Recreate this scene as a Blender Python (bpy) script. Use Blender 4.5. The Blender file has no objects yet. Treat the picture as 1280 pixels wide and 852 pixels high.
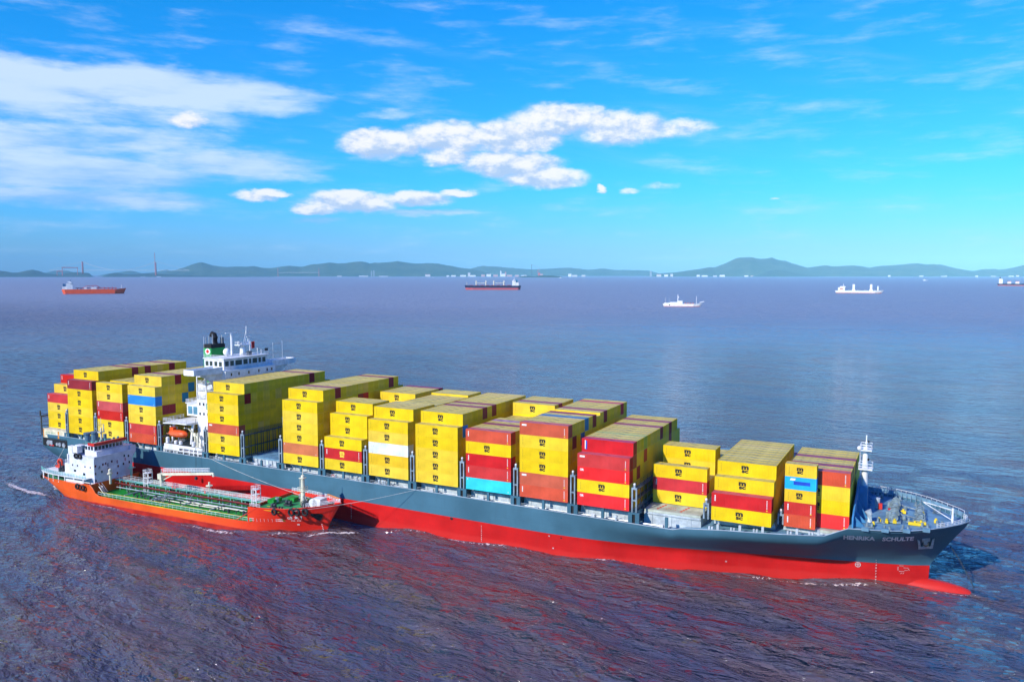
import bpy, bmesh, math, random
from mathutils import Vector, Matrix, noise
random.seed(7)
R_ = math.radians
S = bpy.context.scene
COL = S.collection
# ================================================================ camera, sky, sun, exposure
cam = bpy.data.cameras.new('camera'); CAM = bpy.data.objects.new('camera', cam); COL.objects.link(CAM)
cam.sensor_width = 36; cam.lens = 1010.88 / 1280 * 36; cam.clip_start = 1; cam.clip_end = 120000
CAM.location = (155.27, -184.19, 63.96)
CAM.rotation_euler = (math.pi / 2 - 0.08236, 0, 0.47717)
S.camera = CAM
SUN_AZ, SUN_EL = 252.0, 31.5      # heading towards the sun, degrees counter-clockwise from +X; elevation
sun = bpy.data.lights.new('sun', 'SUN'); SUN = bpy.data.objects.new('sun', sun); COL.objects.link(SUN)
sun.energy = 5.0; sun.angle = R_(0.53); sun.color = (1.0, 0.94, 0.84)
sd = Vector((math.cos(R_(SUN_AZ)) * math.cos(R_(SUN_EL)), math.sin(R_(SUN_AZ)) * math.cos(R_(SUN_EL)), math.sin(R_(SUN_EL))))
SUN.rotation_euler = (-sd).to_track_quat('-Z', 'Y').to_euler()
S.view_settings.view_transform = 'Standard'; S.view_settings.look = 'None'; S.view_settings.gamma = 1
S.view_settings.use_curve_mapping = False; S.view_settings.exposure = 0.2
W = bpy.data.worlds.new('World'); S.world = W; W.use_nodes = True

class NT:
    def __init__(s, nt): s.t = nt; nt.nodes.clear()
    def n(s, typ, **k):
        o = s.t.nodes.new(typ)
        for a, b in k.items(): setattr(o, a, b)
        return o
    def set(s, sock, v):
        if isinstance(v, bpy.types.NodeSocket): s.t.links.new(v, sock)
        else: sock.default_value = v
    def m(s, op, a, b=0.0, c=None, clamp=False):
        o = s.n('ShaderNodeMath', operation=op, use_clamp=clamp)
        s.set(o.inputs[0], a); s.set(o.inputs[1], b)
        if c is not None: s.set(o.inputs[2], c)
        return o.outputs[0]
    def mix(s, f, a, b, mode='MIX'):
        o = s.n('ShaderNodeMix', data_type='RGBA', blend_type=mode); s.set(o.inputs[0], f)
        for sock, v in ((o.inputs[6], a), (o.inputs[7], b)):
            s.set(sock, v if isinstance(v, bpy.types.NodeSocket) else (*v, 1))
        return o.outputs[2]
    def step(s, x, lo, hi, a=0.0, b=1.0):
        o = s.n('ShaderNodeMapRange', interpolation_type='SMOOTHSTEP'); s.set(o.inputs[0], x)
        for i, v in enumerate((lo, hi, a, b)): o.inputs[i + 1].default_value = v
        return o.outputs[0]
    def comb(s, x, y, z):
        o = s.n('ShaderNodeCombineXYZ')
        for i, v in enumerate((x, y, z)): s.set(o.inputs[i], v)
        return o.outputs[0]
    def noise(s, vec, scale, detail=3, rough=.5, dist=0.0):
        o = s.n('ShaderNodeTexNoise'); s.set(o.inputs['Vector'], vec); o.inputs['Scale'].default_value = scale
        o.inputs['Detail'].default_value = detail; o.inputs['Roughness'].default_value = rough; o.inputs['Distortion'].default_value = dist
        return o.outputs[0]

def build_world():
    g = NT(W.node_tree)
    sky = g.n('ShaderNodeTexSky', sky_type='NISHITA', sun_disc=False, sun_elevation=R_(SUN_EL), sun_rotation=R_(90 - SUN_AZ))
    sky.altitude = 50; sky.air_density = 1.0; sky.dust_density = 0.6; sky.ozone_density = 2.5
    tc = g.n('ShaderNodeTexCoord'); sp = g.n('ShaderNodeSeparateXYZ'); g.t.links.new(tc.outputs['Generated'], sp.inputs[0])
    x, y, z = sp.outputs
    az = g.m('MULTIPLY', g.m('ARCTAN2', x, y), 57.2958)
    el = g.m('MULTIPLY', g.m('ARCSINE', z), 57.2958)
    hsv = g.n('ShaderNodeHueSaturation'); g.t.links.new(sky.outputs[0], hsv.inputs['Color'])
    hsv.inputs['Hue'].default_value = 0.50; hsv.inputs['Saturation'].default_value = 1.0; hsv.inputs['Value'].default_value = 1.0
    tint = g.mix(g.step(el, -1.0, 7.0), SKY_LOW, SKY_MID); tint = g.mix(g.step(el, 5.0, 20.0), tint, SKY_HIGH); tint = g.mix(g.step(el, 18.0, 45.0), tint, SKY_TOP)
    skyc = g.mix(1.0, hsv.outputs[0], tint, 'MULTIPLY')
    # clouds: each entry azimuth, elevation, half-widths (degrees), weight
    BL = [(-36.19,8.85,3.84,1.26,1.00),(-31.79,9.36,4.17,1.37,1.00),(-27.34,9.39,4.45,1.48,1.00),(-24.01,10.53,4.41,1.36,1.00),(-20.14,9.95,4.87,1.46,0.90),(-16.34,9.84,3.70,0.83,0.70),(-27.34,7.61,4.46,1.29,1.00),(-25.10,6.69,3.89,0.98,1.00),(-31.80,8.13,3.34,0.86,0.70),(-38.41,4.95,4.10,0.97,1.00),(-40.83,4.37,2.14,0.54,0.90),(-34.04,5.23,3.34,0.65,0.90),(-31.26,5.58,1.68,0.38,0.80),(-44.72,5.19,2.06,0.52,0.80),(-43.43,5.38,1.30,0.37,0.70),(-21.31,5.89,0.50,0.38,0.80),(-19.27,5.76,1.10,0.33,0.60),(-16.82,6.04,1.61,0.38,0.45),(-9.44,4.96,0.61,0.16,0.50),(-48.80,9.84,1.56,0.69,0.80)]
    SL = [(-58.63,11.29,11.09,1.65,0.95),(-50.40,11.66,9.5,1.62,0.9),(-54.10,9.92,9.52,1.04,0.60),(-44.06,11.37,5.15,1.20,0.6),(-58.02,7.95,8.94,1.40,0.70),(-52.37,8.37,7.23,1.27,0.65),(-55.13,6.26,10.96,1.55,0.85),(-46.68,7.19,8.5,1.4,0.7),(-54.90,4.77,9.81,0.9,0.7),(-41.84,6.58,2.65,0.53,0.40),(-40.85,3.67,2.14,0.27,0.60),(-51.12,4.32,2.88,0.40,0.50),(-41.49,11.11,2.11,0.41,0.4),(-36.16,10.79,2.18,0.42,0.4),(-70,9,12,4,.8),(-34,4.3,5,.35,.6)]
    def field(lst, az_, el_):
        acc = None
        for a, e, w, h, s in lst:
            dx = g.m('MULTIPLY', g.m('SUBTRACT', az_, a), 1 / w); dy = g.m('MULTIPLY', g.m('SUBTRACT', el_, e), 1 / h)
            q = g.m('ADD', g.m('MULTIPLY', dx, dx), g.m('MULTIPLY', dy, dy))
            v = g.m('MULTIPLY', g.m('SUBTRACT', 1.0, q, clamp=True), s)
            acc = v if acc is None else g.m('MAXIMUM', acc, v)
        return acc
    # slightly warped coordinates for uneven cloud edges
    wv = g.comb(g.m('MULTIPLY', az, .35), g.m('MULTIPLY', el, .8), 3.0)
    w1 = g.noise(wv, 1.0, 4, .6); w2 = g.noise(wv, 1.7, 4, .6)
    azw = g.m('ADD', az, g.m('MULTIPLY', g.m('SUBTRACT', w1, .5), 1.9)); elw = g.m('ADD', el, g.m('MULTIPLY', g.m('SUBTRACT', w2, .5), .8))
    fm = field(BL, azw, elw)
    p1 = g.comb(g.m('MULTIPLY', az, .75), g.m('MULTIPLY', el, 1.35), 0.0)
    p2 = g.comb(g.m('MULTIPLY', g.m('SUBTRACT', az, .35), .75), g.m('MULTIPLY', g.m('ADD', el, .40), 1.35), 0.0)
    n1 = g.noise(p1, .62, 8, .6); n2 = g.noise(p2, .62, 4, .6)
    dens = g.m('ADD', g.m('MULTIPLY', fm, 1.6), g.m('MULTIPLY', g.m('SUBTRACT', n1, .5), 1.7))
    cum = g.m('MULTIPLY', g.step(dens, .08, 1.2), g.step(fm, -.02, .55))
    fu = field(BL, azw, g.m('ADD', elw, .42)); lit = g.step(g.m('ADD', g.m('MULTIPLY', g.m('SUBTRACT', n1, n2), 1.1), g.m('MULTIPLY', g.m('SUBTRACT', fm, fu), .30)), -.16, .18)
    fs = field(SL, azw, elw)
    ps = g.comb(g.m('MULTIPLY', az, .16), g.m('MULTIPLY', el, .8), 8.0)
    ns = g.noise(ps, 1.0, 7, .6)
    strat = g.m('MULTIPLY', g.step(g.m('ADD', fs, g.m('MULTIPLY', g.m('SUBTRACT', ns, .5), 1.5)), -.05, .75), .85)
    # thin high streaks
    pc = g.comb(g.m('ADD', g.m('MULTIPLY', az, .05), g.m('MULTIPLY', el, .02)), g.m('ADD', g.m('MULTIPLY', el, .32), g.m('MULTIPLY', az, .035)), 21.0)
    nc = g.noise(pc, 1.6, 6, .6, .6)
    cir = g.m('MULTIPLY', g.step(nc, .50, .90), .14)
    cir = g.m('MULTIPLY', cir, g.step(el, 2.0, 7.0))
    belowtop = g.step(el, 3.0, 12.0)
    ccum = g.mix(lit, (4.8, 6.6, 9.6), (10.5, 10.5, 10.8))
    cstr = g.mix(g.step(g.m('ADD', ns, g.m('MULTIPLY', belowtop, .25)), .35, .8), (3.2, 5.9, 10.4), (7.6, 9.2, 11.6))
    c = g.mix(cir, skyc, (5.6, 8.0, 9.0))
    c = g.mix(strat, c, cstr)
    c = g.mix(cum, c, ccum)
    # nothing but dull sea light comes from under the horizon
    c = g.mix(g.step(el, -2.0, 0.0), (1.0, 1.4, 2.0), c)
    bg = g.n('ShaderNodeBackground'); g.t.links.new(c, bg.inputs[0]); bg.inputs[1].default_value = 0.085
    out = g.n('ShaderNodeOutputWorld'); g.t.links.new(bg.outputs[0], out.inputs[0])
SKY_TOP = (.18, .95, 3.6)  # tint of the unseen upper sky, raised for bluer fill and water reflections
SKY_LOW, SKY_MID, SKY_HIGH = (.60, .98, 1.95), (.17, 1.22, 2.3), (.035, 1.26, 2.3)
build_world()

# ================================================================ materials
MATS = {}
def paint(name, rgb, rough=.5, dirt=.18, scale=.35, streak=0.0, metal=0.0, spec=.3, jitter=0.0, rust=0.0, light_shift=None, plates=0.0, weed=None):
    if name in MATS: return MATS[name]
    m = bpy.data.materials.new(name); m.use_nodes = True; g = NT(m.node_tree)
    b = g.n('ShaderNodeBsdfPrincipled'); o = g.n('ShaderNodeOutputMaterial'); g.t.links.new(b.outputs[0], o.inputs[0])
    tc = g.n('ShaderNodeTexCoord'); P = tc.outputs['Object']
    n1 = g.noise(P, scale, 5, .6)
    f = g.step(n1, .3, .75)
    dark = tuple(c * (1 - dirt) * .8 for c in rgb); lite = tuple(min(1, c * (1 + dirt * .5) + dirt * .012) for c in rgb)
    c = g.mix(f, dark, lite)
    if streak:
        mp = g.n('ShaderNodeMapping'); g.t.links.new(P, mp.inputs[0]); mp.inputs[3].default_value = (1.1, 1.1, .12)
        n2 = g.noise(mp.outputs[0], 1.6, 4, .65)
        c = g.mix(g.m('MULTIPLY', g.step(n2, .5, .8), streak), c, tuple(q * .55 + .02 for q in rgb))
    if light_shift:          # hue shift of the light along the hull, put into the paint
        sp = g.n('ShaderNodeSeparateXYZ'); g.t.links.new(P, sp.inputs[0]); c = g.mix(g.step(sp.outputs[0], light_shift[0], light_shift[1]), c, light_shift[2])
    if plates:        # welded plate seams, each plate slightly its own shade
        sp2 = g.n('ShaderNodeSeparateXYZ'); g.t.links.new(P, sp2.inputs[0]); bt = g.n('ShaderNodeTexBrick'); g.t.links.new(g.comb(sp2.outputs[0], sp2.outputs[2], 0.0), bt.inputs['Vector'])
        for k_, v_ in (('Scale', 1.0), ('Mortar Size', .035), ('Mortar Smooth', .3), ('Brick Width', 8.6), ('Row Height', 2.3), ('Bias', 0.0)): bt.inputs[k_].default_value = v_
        bt.inputs['Color1'].default_value = (1, 1, 1, 1); bt.inputs['Color2'].default_value = (1 - plates, 1 - plates, 1 - plates, 1); bt.inputs['Mortar'].default_value = (1 - 2.2 * plates,) * 3 + (1,)
        c = g.mix(1.0, c, bt.outputs[0], 'MULTIPLY')
        n5 = g.noise(P, .22, 4, .6); bmp = g.n('ShaderNodeBump'); bmp.inputs['Distance'].default_value = .5; bmp.inputs['Strength'].default_value = .10; g.set(bmp.inputs['Height'], n5); g.t.links.new(bmp.outputs[0], b.inputs['Normal'])
    if weed:          # fouled, paler band along the waterline
        sp3 = g.n('ShaderNodeSeparateXYZ'); g.t.links.new(P, sp3.inputs[0]); nw = g.noise(P, .5, 5, .65)
        c = g.mix(g.m('MULTIPLY', g.step(g.m('ADD', sp3.outputs[2], g.m('MULTIPLY', nw, 1.2)), weed[0], weed[0] - .8), weed[2]), c, weed[1])
    if rust:
        n3 = g.noise(P, 1.4, 5, .7)
        c = g.mix(g.m('MULTIPLY', g.step(n3, .60, .70), rust), c, (.16, .06, .02))
    if jitter:
        oi = g.n('ShaderNodeObjectInfo'); h = g.n('ShaderNodeHueSaturation'); g.t.links.new(c, h.inputs['Color'])
        g.set(h.inputs['Hue'], g.m('ADD', .5, g.m('MULTIPLY', g.m('SUBTRACT', oi.outputs['Random'], .5), jitter * .06)))
        g.set(h.inputs['Value'], g.m('ADD', 1.0, g.m('MULTIPLY', g.m('SUBTRACT', g.m('FRACT', g.m('MULTIPLY', oi.outputs['Random'], 7.3)), .5), jitter)))
        g.set(h.inputs['Saturation'], g.m('ADD', 1.0, g.m('MULTIPLY', g.m('SUBTRACT', g.m('FRACT', g.m('MULTIPLY', oi.outputs['Random'], 13.7)), .5), jitter)))
        c = h.outputs[0]
    g.t.links.new(c, b.inputs['Base Color'])
    g.set(b.inputs['Roughness'], g.step(n1, .2, .9, max(.05, rough - .1), min(1, rough + .12)))
    b.inputs['Metallic'].default_value = metal; b.inputs['Specular IOR Level'].default_value = spec
    MATS[name] = m; return m
WHITE = paint('white_paint', (.80, .80, .78), .45, .10, .5, .22)
CREAM = paint('cream_paint', (.74, .70, .52), .5, .12)
GREY = paint('grey_paint', (.34, .38, .41), .55, .2, .6, .2)
LGREY = paint('light_grey_paint', (.50, .56, .58), .55, .22, .6, .3, rust=.25)
BLUEG = paint('ship_blue_grey', (.056, .145, .20), .55, .12, .06, .30, spec=.12, plates=.05)
DECKBLUE = paint('deck_blue', (.14, .28, .38), .6, .25, .4, 0, rust=.2)
FRAMEBLUE = paint('breakwater_blue', (.05, .22, .42), .5, .15)
DGREY = paint('dark_steel', (.045, .055, .065), .55, .25)
BLACK = paint('black_rubber', (.012, .012, .013), .7, .2)
REDH = paint('boot_topping_red', (.56, .009, .008), .5, .14, .08, .35, spec=.15, plates=.05, weed=(2.2, (.52, .024, .018), .6))
GLASS = paint('dark_glass', (.015, .022, .03), .08, .1, spec=.8)
YEL = paint('yellow_paint', (.80, .58, .02), .5, .1)
ORG_ = paint('lifeboat_orange', (.80, .10, .015), .4, .1)
TORG = paint('tanker_orange_red', (.80, .105, .010), .42, .12, .10, .25, light_shift=(5, 50, (.68, .020, .010)), plates=.04, weed=(1.4, (.50, .04, .03), .7))
TORG2 = paint('tanker_bow_red', (.72, .018, .010), .42, .12, .10, .20)
TGREEN = paint('deck_green', (.008, .27, .03), .55, .3, .35)
TEAL = paint('walkway_teal', (.16, .50, .40), .55, .2)
MAROON = paint('pipe_maroon', (.22, .02, .02), .5, .2)
STEEL = paint('pipe_silver', (.45, .48, .50), .4, .2, metal=.4)
GREENF = paint('funnel_green', (.015, .34, .06), .45, .1)
REDP = paint('red_paint', (.60, .03, .02), .5, .12)
LILAC = paint('house_white', (.70, .72, .78), .5, .08, .4, .2)
ROPE = paint('rope', (.55, .55, .52), .8, .2)
FOAMW = paint('white_water', (.85, .87, .88), .8, .05)

# ================================================================ mesh building
ORIGIN = {}
class MB:
    def __init__(s): s.v = []; s.f = []; s.mi = []; s.c = 0
    def m(s, i): s.c = i; return s
    def add(s, vs, fs):
        o = len(s.v); s.v += [tuple(p) for p in vs]
        for f in fs: s.f.append(tuple(o + i for i in f)); s.mi.append(s.c)
        return s
    def box(s, x0, y0, z0, x1, y1, z1):
        return s.add([(x0,y0,z0),(x1,y0,z0),(x1,y1,z0),(x0,y1,z0),(x0,y0,z1),(x1,y0,z1),(x1,y1,z1),(x0,y1,z1)],
                     [(0,3,2,1),(4,5,6,7),(0,1,5,4),(1,2,6,5),(2,3,7,6),(3,0,4,7)])
    def cbox(s, c, d, rz=0.0):
        x, y, z = c; a, b, h = d[0] / 2, d[1] / 2, d[2]
        ca, sa = math.cos(rz), math.sin(rz)
        vs = [(x + p * ca - q * sa, y + p * sa + q * ca, z + k) for k in (0, h) for p, q in ((-a,-b),(a,-b),(a,b),(-a,b))]
        return s.add(vs, [(0,3,2,1),(4,5,6,7),(0,1,5,4),(1,2,6,5),(2,3,7,6),(3,0,4,7)])
    def pipe(s, pts, r, n=6, cap=True, r2=None):
        pts = [Vector(p) for p in pts]; rings = []
        for i, p in enumerate(pts):
            d = (pts[min(i + 1, len(pts) - 1)] - pts[max(i - 1, 0)]).normalized()
            u = d.cross(Vector((0, 0, 1)));
            if u.length < .05: u = d.cross(Vector((0, 1, 0)))
            u.normalize(); w = d.cross(u)
            rr = r if r2 is None else r + (r2 - r) * i / (len(pts) - 1)
            rings.append([p + (u * math.cos(2 * math.pi * k / n) + w * math.sin(2 * math.pi * k / n)) * rr for k in range(n)])
        vs = [q for ring in rings for q in ring]; fs = []
        for i in range(len(pts) - 1):
            for k in range(n):
                a = i * n + k; b = i * n + (k + 1) % n; fs.append((a, b, b + n, a + n))
        if cap: fs.append(tuple(range(n - 1, -1, -1))); fs.append(tuple((len(pts) - 1) * n + k for k in range(n)))
        return s.add(vs, fs)
    def cyl(s, c, r, h, n=16, r2=None):
        x, y, z = c; return s.pipe([(x, y, z), (x, y, z + h)], r, n, True, r2)
    def ell(s, c, rx, ry, rz, n=14, m=8):
        vs = []; fs = []
        for i in range(m + 1):
            t = math.pi * i / m
            for k in range(n):
                a = 2 * math.pi * k / n
                vs.append((c[0] + rx * math.sin(t) * math.cos(a), c[1] + ry * math.sin(t) * math.sin(a), c[2] + rz * math.cos(t)))
        for i in range(m):
            for k in range(n):
                fs.append((i * n + k, i * n + (k + 1) % n, (i + 1) * n + (k + 1) % n, (i + 1) * n + k))
        return s.add(vs, fs)
    def prism(s, outline, axis, a, b):     # outline of 2D points swept along an axis
        def P(p, t):
            return {'x': (t, p[0], p[1]), 'y': (p[0], t, p[1]), 'z': (p[0], p[1], t)}[axis]
        n = len(outline); vs = [P(p, a) for p in outline] + [P(p, b) for p in outline]
        fs = [tuple(range(n)), tuple(range(2 * n - 1, n - 1, -1))] + [(i, (i + 1) % n, n + (i + 1) % n, n + i) for i in range(n)]
        return s.add(vs, fs)
    def rail(s, pts, h=1.1, gap=1.5, r=.05, bars=3):
        pts = [Vector(p) for p in pts]
        for k in range(bars):
            z = h * (k + 1) / bars; s.pipe([p + Vector((0, 0, z)) for p in pts], r, 4)
        for a, b in zip(pts, pts[1:]):
            n = max(1, int((b - a).length / gap))
            for i in range(n + 1):
                p = a.lerp(b, i / n); s.pipe([p, p + Vector((0, 0, h))], r, 4)
        return s
    def ladder(s, a, b, w=.5, r=.04, side='x'):
        a, b = Vector(a), Vector(b); o = Vector((w / 2, 0, 0)) if side == 'x' else Vector((0, w / 2, 0))
        s.pipe([a - o, b - o], r, 4); s.pipe([a + o, b + o], r, 4)
        n = int((b - a).length / .5)
        for i in range(1, n): p = a.lerp(b, i / n); s.pipe([p - o, p + o], r, 4)
        return s
    def torus(s, c, R, r, axis='y', n=16, m=8):
        vs = []; fs = []
        for i in range(n):
            A = 2 * math.pi * i / n
            for k in range(m):
                B = 2 * math.pi * k / m; q = R + r * math.cos(B); u, v, w = q * math.cos(A), q * math.sin(A), r * math.sin(B)
                p = {'y': (u, w, v), 'x': (w, u, v), 'z': (u, v, w)}[axis]
                vs.append((c[0] + p[0], c[1] + p[1], c[2] + p[2]))
        for i in range(n):
            for k in range(m):
                fs.append((i * m + k, i * m + (k + 1) % m, ((i + 1) % n) * m + (k + 1) % m, ((i + 1) % n) * m + k))
        return s.add(vs, fs)
    def build(s, name, mats, parent=None, smooth=False, origin=None):
        if not isinstance(mats, (list, tuple)): mats = [mats]
        o = origin or (ORIGIN.get(parent.name, (0, 0, 0)) if parent else (0, 0, 0))
        me = bpy.data.meshes.new(name); me.from_pydata([(x - o[0], y - o[1], z - o[2]) for x, y, z in s.v], [], s.f)
        for mt in mats: me.materials.append(mt)
        me.polygons.foreach_set('material_index', s.mi)
        if smooth: me.polygons.foreach_set('use_smooth', [True] * len(s.f))
        me.update(); bm = bmesh.new(); bm.from_mesh(me)
        bmesh.ops.recalc_face_normals(bm, faces=bm.faces); bm.to_mesh(me); bm.free()
        ob = bpy.data.objects.new(name, me); COL.objects.link(ob)
        if parent: ob.parent = parent; ORIGIN[ob.name] = ORIGIN.get(parent.name, (0, 0, 0))
        elif origin: ob.location = origin; ORIGIN[ob.name] = tuple(origin)
        return ob
def tag(o, label=None, cat=None, group=None, kind=None):
    for k, v in (('label', label), ('category', cat), ('group', group), ('kind', kind)):
        if v: o[k] = v
    return o
def thing(name, loc, label, cat, group=None, rz=0.0):
    o = bpy.data.objects.new(name, None); COL.objects.link(o); o.location = loc; o.rotation_euler = (0, 0, rz)
    o.empty_display_size = 1; ORIGIN[o.name] = tuple(loc) if rz == 0 else (0, 0, 0)
    return tag(o, label, cat, group)
_txt = {}
def glyphs(body, bold=0.0, shear=0.0, space=1.0):      # flat lettering as 2D vertices and faces
    k = (body, bold, shear, space)
    if k in _txt: return _txt[k]
    cu = bpy.data.curves.new('lettering', 'FONT'); cu.body = body; cu.size = 1; cu.offset = bold; cu.shear = shear; cu.space_character = space
    cu.resolution_u = 3
    ob = bpy.data.objects.new('lettering', cu); COL.objects.link(ob); dg = bpy.context.evaluated_depsgraph_get(); dg.update()
    me = ob.evaluated_get(dg).to_mesh(); vs = [(v.co.x, v.co.y) for v in me.vertices]; fs = [tuple(p.vertices) for p in me.polygons]
    ob.evaluated_get(dg).to_mesh_clear(); bpy.data.objects.remove(ob); bpy.data.curves.remove(cu)
    xs = [v[0] for v in vs]; ys = [v[1] for v in vs]; x0, y0 = min(xs), min(ys); w = max(xs) - x0; h = max(ys) - y0
    vs = [((x - x0) / w, (y - y0) / h) for x, y in vs]; _txt[k] = (vs, fs, w / h); return _txt[k]
def letter(mb, body, fn, x0, z0, x1, z1, bold=0.0, shear=0.0, space=1.0):
    vs, fs, _ = glyphs(body, bold, shear, space)
    mb.add([fn(x0 + (x1 - x0) * u, z0 + (z1 - z0) * v) for u, v in vs], fs)
# ================================================================ setting: water, hills
def water_mat():
    m = bpy.data.materials.new('sea_water'); m.use_nodes = True; g = NT(m.node_tree)
    b = g.n('ShaderNodeBsdfPrincipled'); o = g.n('ShaderNodeOutputMaterial'); g.t.links.new(b.outputs[0], o.inputs[0])
    geo = g.n('ShaderNodeNewGeometry'); P = geo.outputs['Position']
    def mp(sx, sy, rot):
        q = g.n('ShaderNodeMapping'); g.t.links.new(P, q.inputs[0]); q.inputs['Rotation'].default_value = (0, 0, R_(rot)); q.inputs['Scale'].default_value = (sx, sy, 1); return q.outputs[0]
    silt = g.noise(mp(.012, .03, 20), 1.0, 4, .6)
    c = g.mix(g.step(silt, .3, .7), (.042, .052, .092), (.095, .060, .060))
    spw = g.n('ShaderNodeSeparateXYZ'); g.t.links.new(P, spw.inputs[0])      # paler silt out in the channel, with sky brightness put into its colour
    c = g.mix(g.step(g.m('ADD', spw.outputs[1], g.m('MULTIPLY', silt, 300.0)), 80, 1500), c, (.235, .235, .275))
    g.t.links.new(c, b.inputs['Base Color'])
    b.inputs['IOR'].default_value = 1.43; b.inputs['Roughness'].default_value = .10
    cam_d = g.n('ShaderNodeVectorMath', operation='DISTANCE'); g.t.links.new(P, cam_d.inputs[0]); cam_d.inputs[1].default_value = (155, -184, 0)
    far = g.step(cam_d.outputs['Value'], 350, 1500)
    big = g.noise(mp(.11, .26, 24), 1.0, 3, .55, .4)
    mid0 = g.noise(mp(.20, .52, 16), 1.0, 3, .55, .6); mid = g.m('SUBTRACT', 1.0, g.m('ABSOLUTE', g.m('SUBTRACT', g.m('MULTIPLY', mid0, 2.0), 1.0)))
    sml = g.noise(mp(1.1, 2.1, 33), 1.0, 4, .6, .3)
    swl = g.noise(mp(.008, .022, 10), 1.0, 3, .5)
    h = g.m('ADD', g.m('MULTIPLY', big, 3.2), g.m('ADD', g.m('MULTIPLY', mid, 1.3), g.m('MULTIPLY', sml, .20)))
    gust = g.step(swl, .3, .7, .75, 1.35)
    bp = g.n('ShaderNodeBump'); bp.inputs['Distance'].default_value = 1.0; g.set(bp.inputs['Height'], h); g.set(bp.inputs['Strength'], g.m('MULTIPLY', gust, WAVE_STR))
    # beyond a few hundred metres the wave slopes are finer than the picture: take them straight from noise
    wn = g.n('ShaderNodeTexNoise'); g.t.links.new(mp(.10, .26, 18), wn.inputs['Vector']); wn.inputs['Scale'].default_value = 1.0; wn.inputs['Detail'].default_value = 5; wn.inputs['Roughness'].default_value = .62
    v1 = g.n('ShaderNodeVectorMath', operation='SUBTRACT'); g.t.links.new(wn.outputs['Color'], v1.inputs[0]); v1.inputs[1].default_value = (.5, .5, .5)
    v2 = g.n('ShaderNodeVectorMath', operation='MULTIPLY'); g.t.links.new(v1.outputs[0], v2.inputs[0]); v2.inputs[1].default_value = (2.3, 2.3, 0)
    v3 = g.n('ShaderNodeVectorMath', operation='SCALE'); g.t.links.new(v2.outputs[0], v3.inputs[0]); g.set(v3.inputs['Scale'], g.m('MULTIPLY', g.step(cam_d.outputs['Value'], 180, 700), gust))
    v4 = g.n('ShaderNodeVectorMath', operation='ADD'); g.t.links.new(v3.outputs[0], v4.inputs[0]); g.t.links.new(bp.outputs[0], v4.inputs[1])
    v5 = g.n('ShaderNodeVectorMath', operation='NORMALIZE'); g.t.links.new(v4.outputs[0], v5.inputs[0]); g.t.links.new(v5.outputs[0], b.inputs['Normal'])
    g.set(b.inputs['Roughness'], g.m('ADD', .05, g.m('MULTIPLY', far, .36)))
    return m
WAVE_STR = 1.0
def axis_(lo, hi, step, far, grow=1.12):
    xs = [lo + step * i for i in range(int((hi - lo) / step) + 1)]
    a, d = xs[-1], step
    while a < far: d *= grow; a += d; xs.append(a)
    a, d = xs[0], step
    while a > -far: d *= grow; a -= d; xs.insert(0, a)
    return xs
WAVES = []
def sea_z(x, y):
    w = min(1.0, max(0.0, 1 - max(-130 - x, x - 230, -150 - y, y - 45, 0) / 120)); return sum(a * math.sin(kx * x + ky * y + ph) for kx, ky, a, ph in WAVES) * w * w * 1.15
def build_water():
    xs = axis_(-130, 230, 1.15, 60000, 1.16); ys = axis_(-150, 45, 1.15, 60000, 1.16)
    waves = []
    rr = random.Random(3)
    for i in range(26):
        L = 3.2 * 1.11 ** i * .9; a = R_(62 + rr.uniform(-32, 32)); k = 2 * math.pi / L
        waves.append((k * math.cos(a), k * math.sin(a), .010 * L ** .85, rr.uniform(0, 6.28)))
    WAVES.extend(waves)
    import numpy as np
    X, Y = np.meshgrid(np.array(xs), np.array(ys)); Z = np.zeros_like(X)
    for kx, ky, a, ph in waves: Z += a * np.sin(kx * X + ky * Y + ph)
    w = np.clip(1 - np.maximum.reduce([-130 - X, X - 230, -150 - Y, Y - 45, 0 * X]) / 120, 0, 1)
    Z = Z * w * w * 1.15
    nx, ny = len(xs), len(ys)
    co = np.stack([X, Y, Z], -1).reshape(-1, 3)
    i = np.arange(ny - 1)[:, None] * nx + np.arange(nx - 1)[None]; i = i.ravel()
    q = np.stack([i, i + 1, i + nx + 1, i + nx], 1)
    me = bpy.data.meshes.new('sea'); me.vertices.add(len(co)); me.vertices.foreach_set('co', co.ravel())
    me.loops.add(q.size); me.loops.foreach_set('vertex_index', q.ravel().astype('i'))
    me.polygons.add(len(q)); me.polygons.foreach_set('loop_start', (np.arange(len(q)) * 4).astype('i'))
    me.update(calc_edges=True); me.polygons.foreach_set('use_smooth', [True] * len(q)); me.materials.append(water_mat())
    ob = bpy.data.objects.new('sea', me); COL.objects.link(ob); tag(ob, kind='structure')
build_water()

CX, CY = 155.27, -184.19
def px_dir(px):                       # compass bearing of a landmark, from a chart-like column number
    t = math.atan2((px - 640), 1010.88); a = -0.47717 + t
    return math.sin(a), math.cos(a), math.cos(t)
def place(px, dist):                  # landmark position at a range measured along the view axis
    s, c, k = px_dir(px); return CX + s * dist / k, CY + c * dist / k
HILLM = None
def hill_mat(name, a, b):
    m = bpy.data.materials.new(name); m.use_nodes = True; g = NT(m.node_tree)
    p = g.n('ShaderNodeBsdfPrincipled'); o = g.n('ShaderNodeOutputMaterial'); g.t.links.new(p.outputs[0], o.inputs[0])
    geo = g.n('ShaderNodeNewGeometry'); n = g.noise(geo.outputs['Position'], .0022, 8, .7)
    g.t.links.new(g.mix(g.step(n, .35, .68), a, b), p.inputs['Base Color']); p.inputs['Roughness'].default_value = .9
    return m
HM1 = hill_mat('woodland_hills', (.018, .045, .022), (.06, .085, .045)); HM2 = hill_mat('woodland_islands', (.012, .030, .018), (.04, .06, .032))
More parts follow.
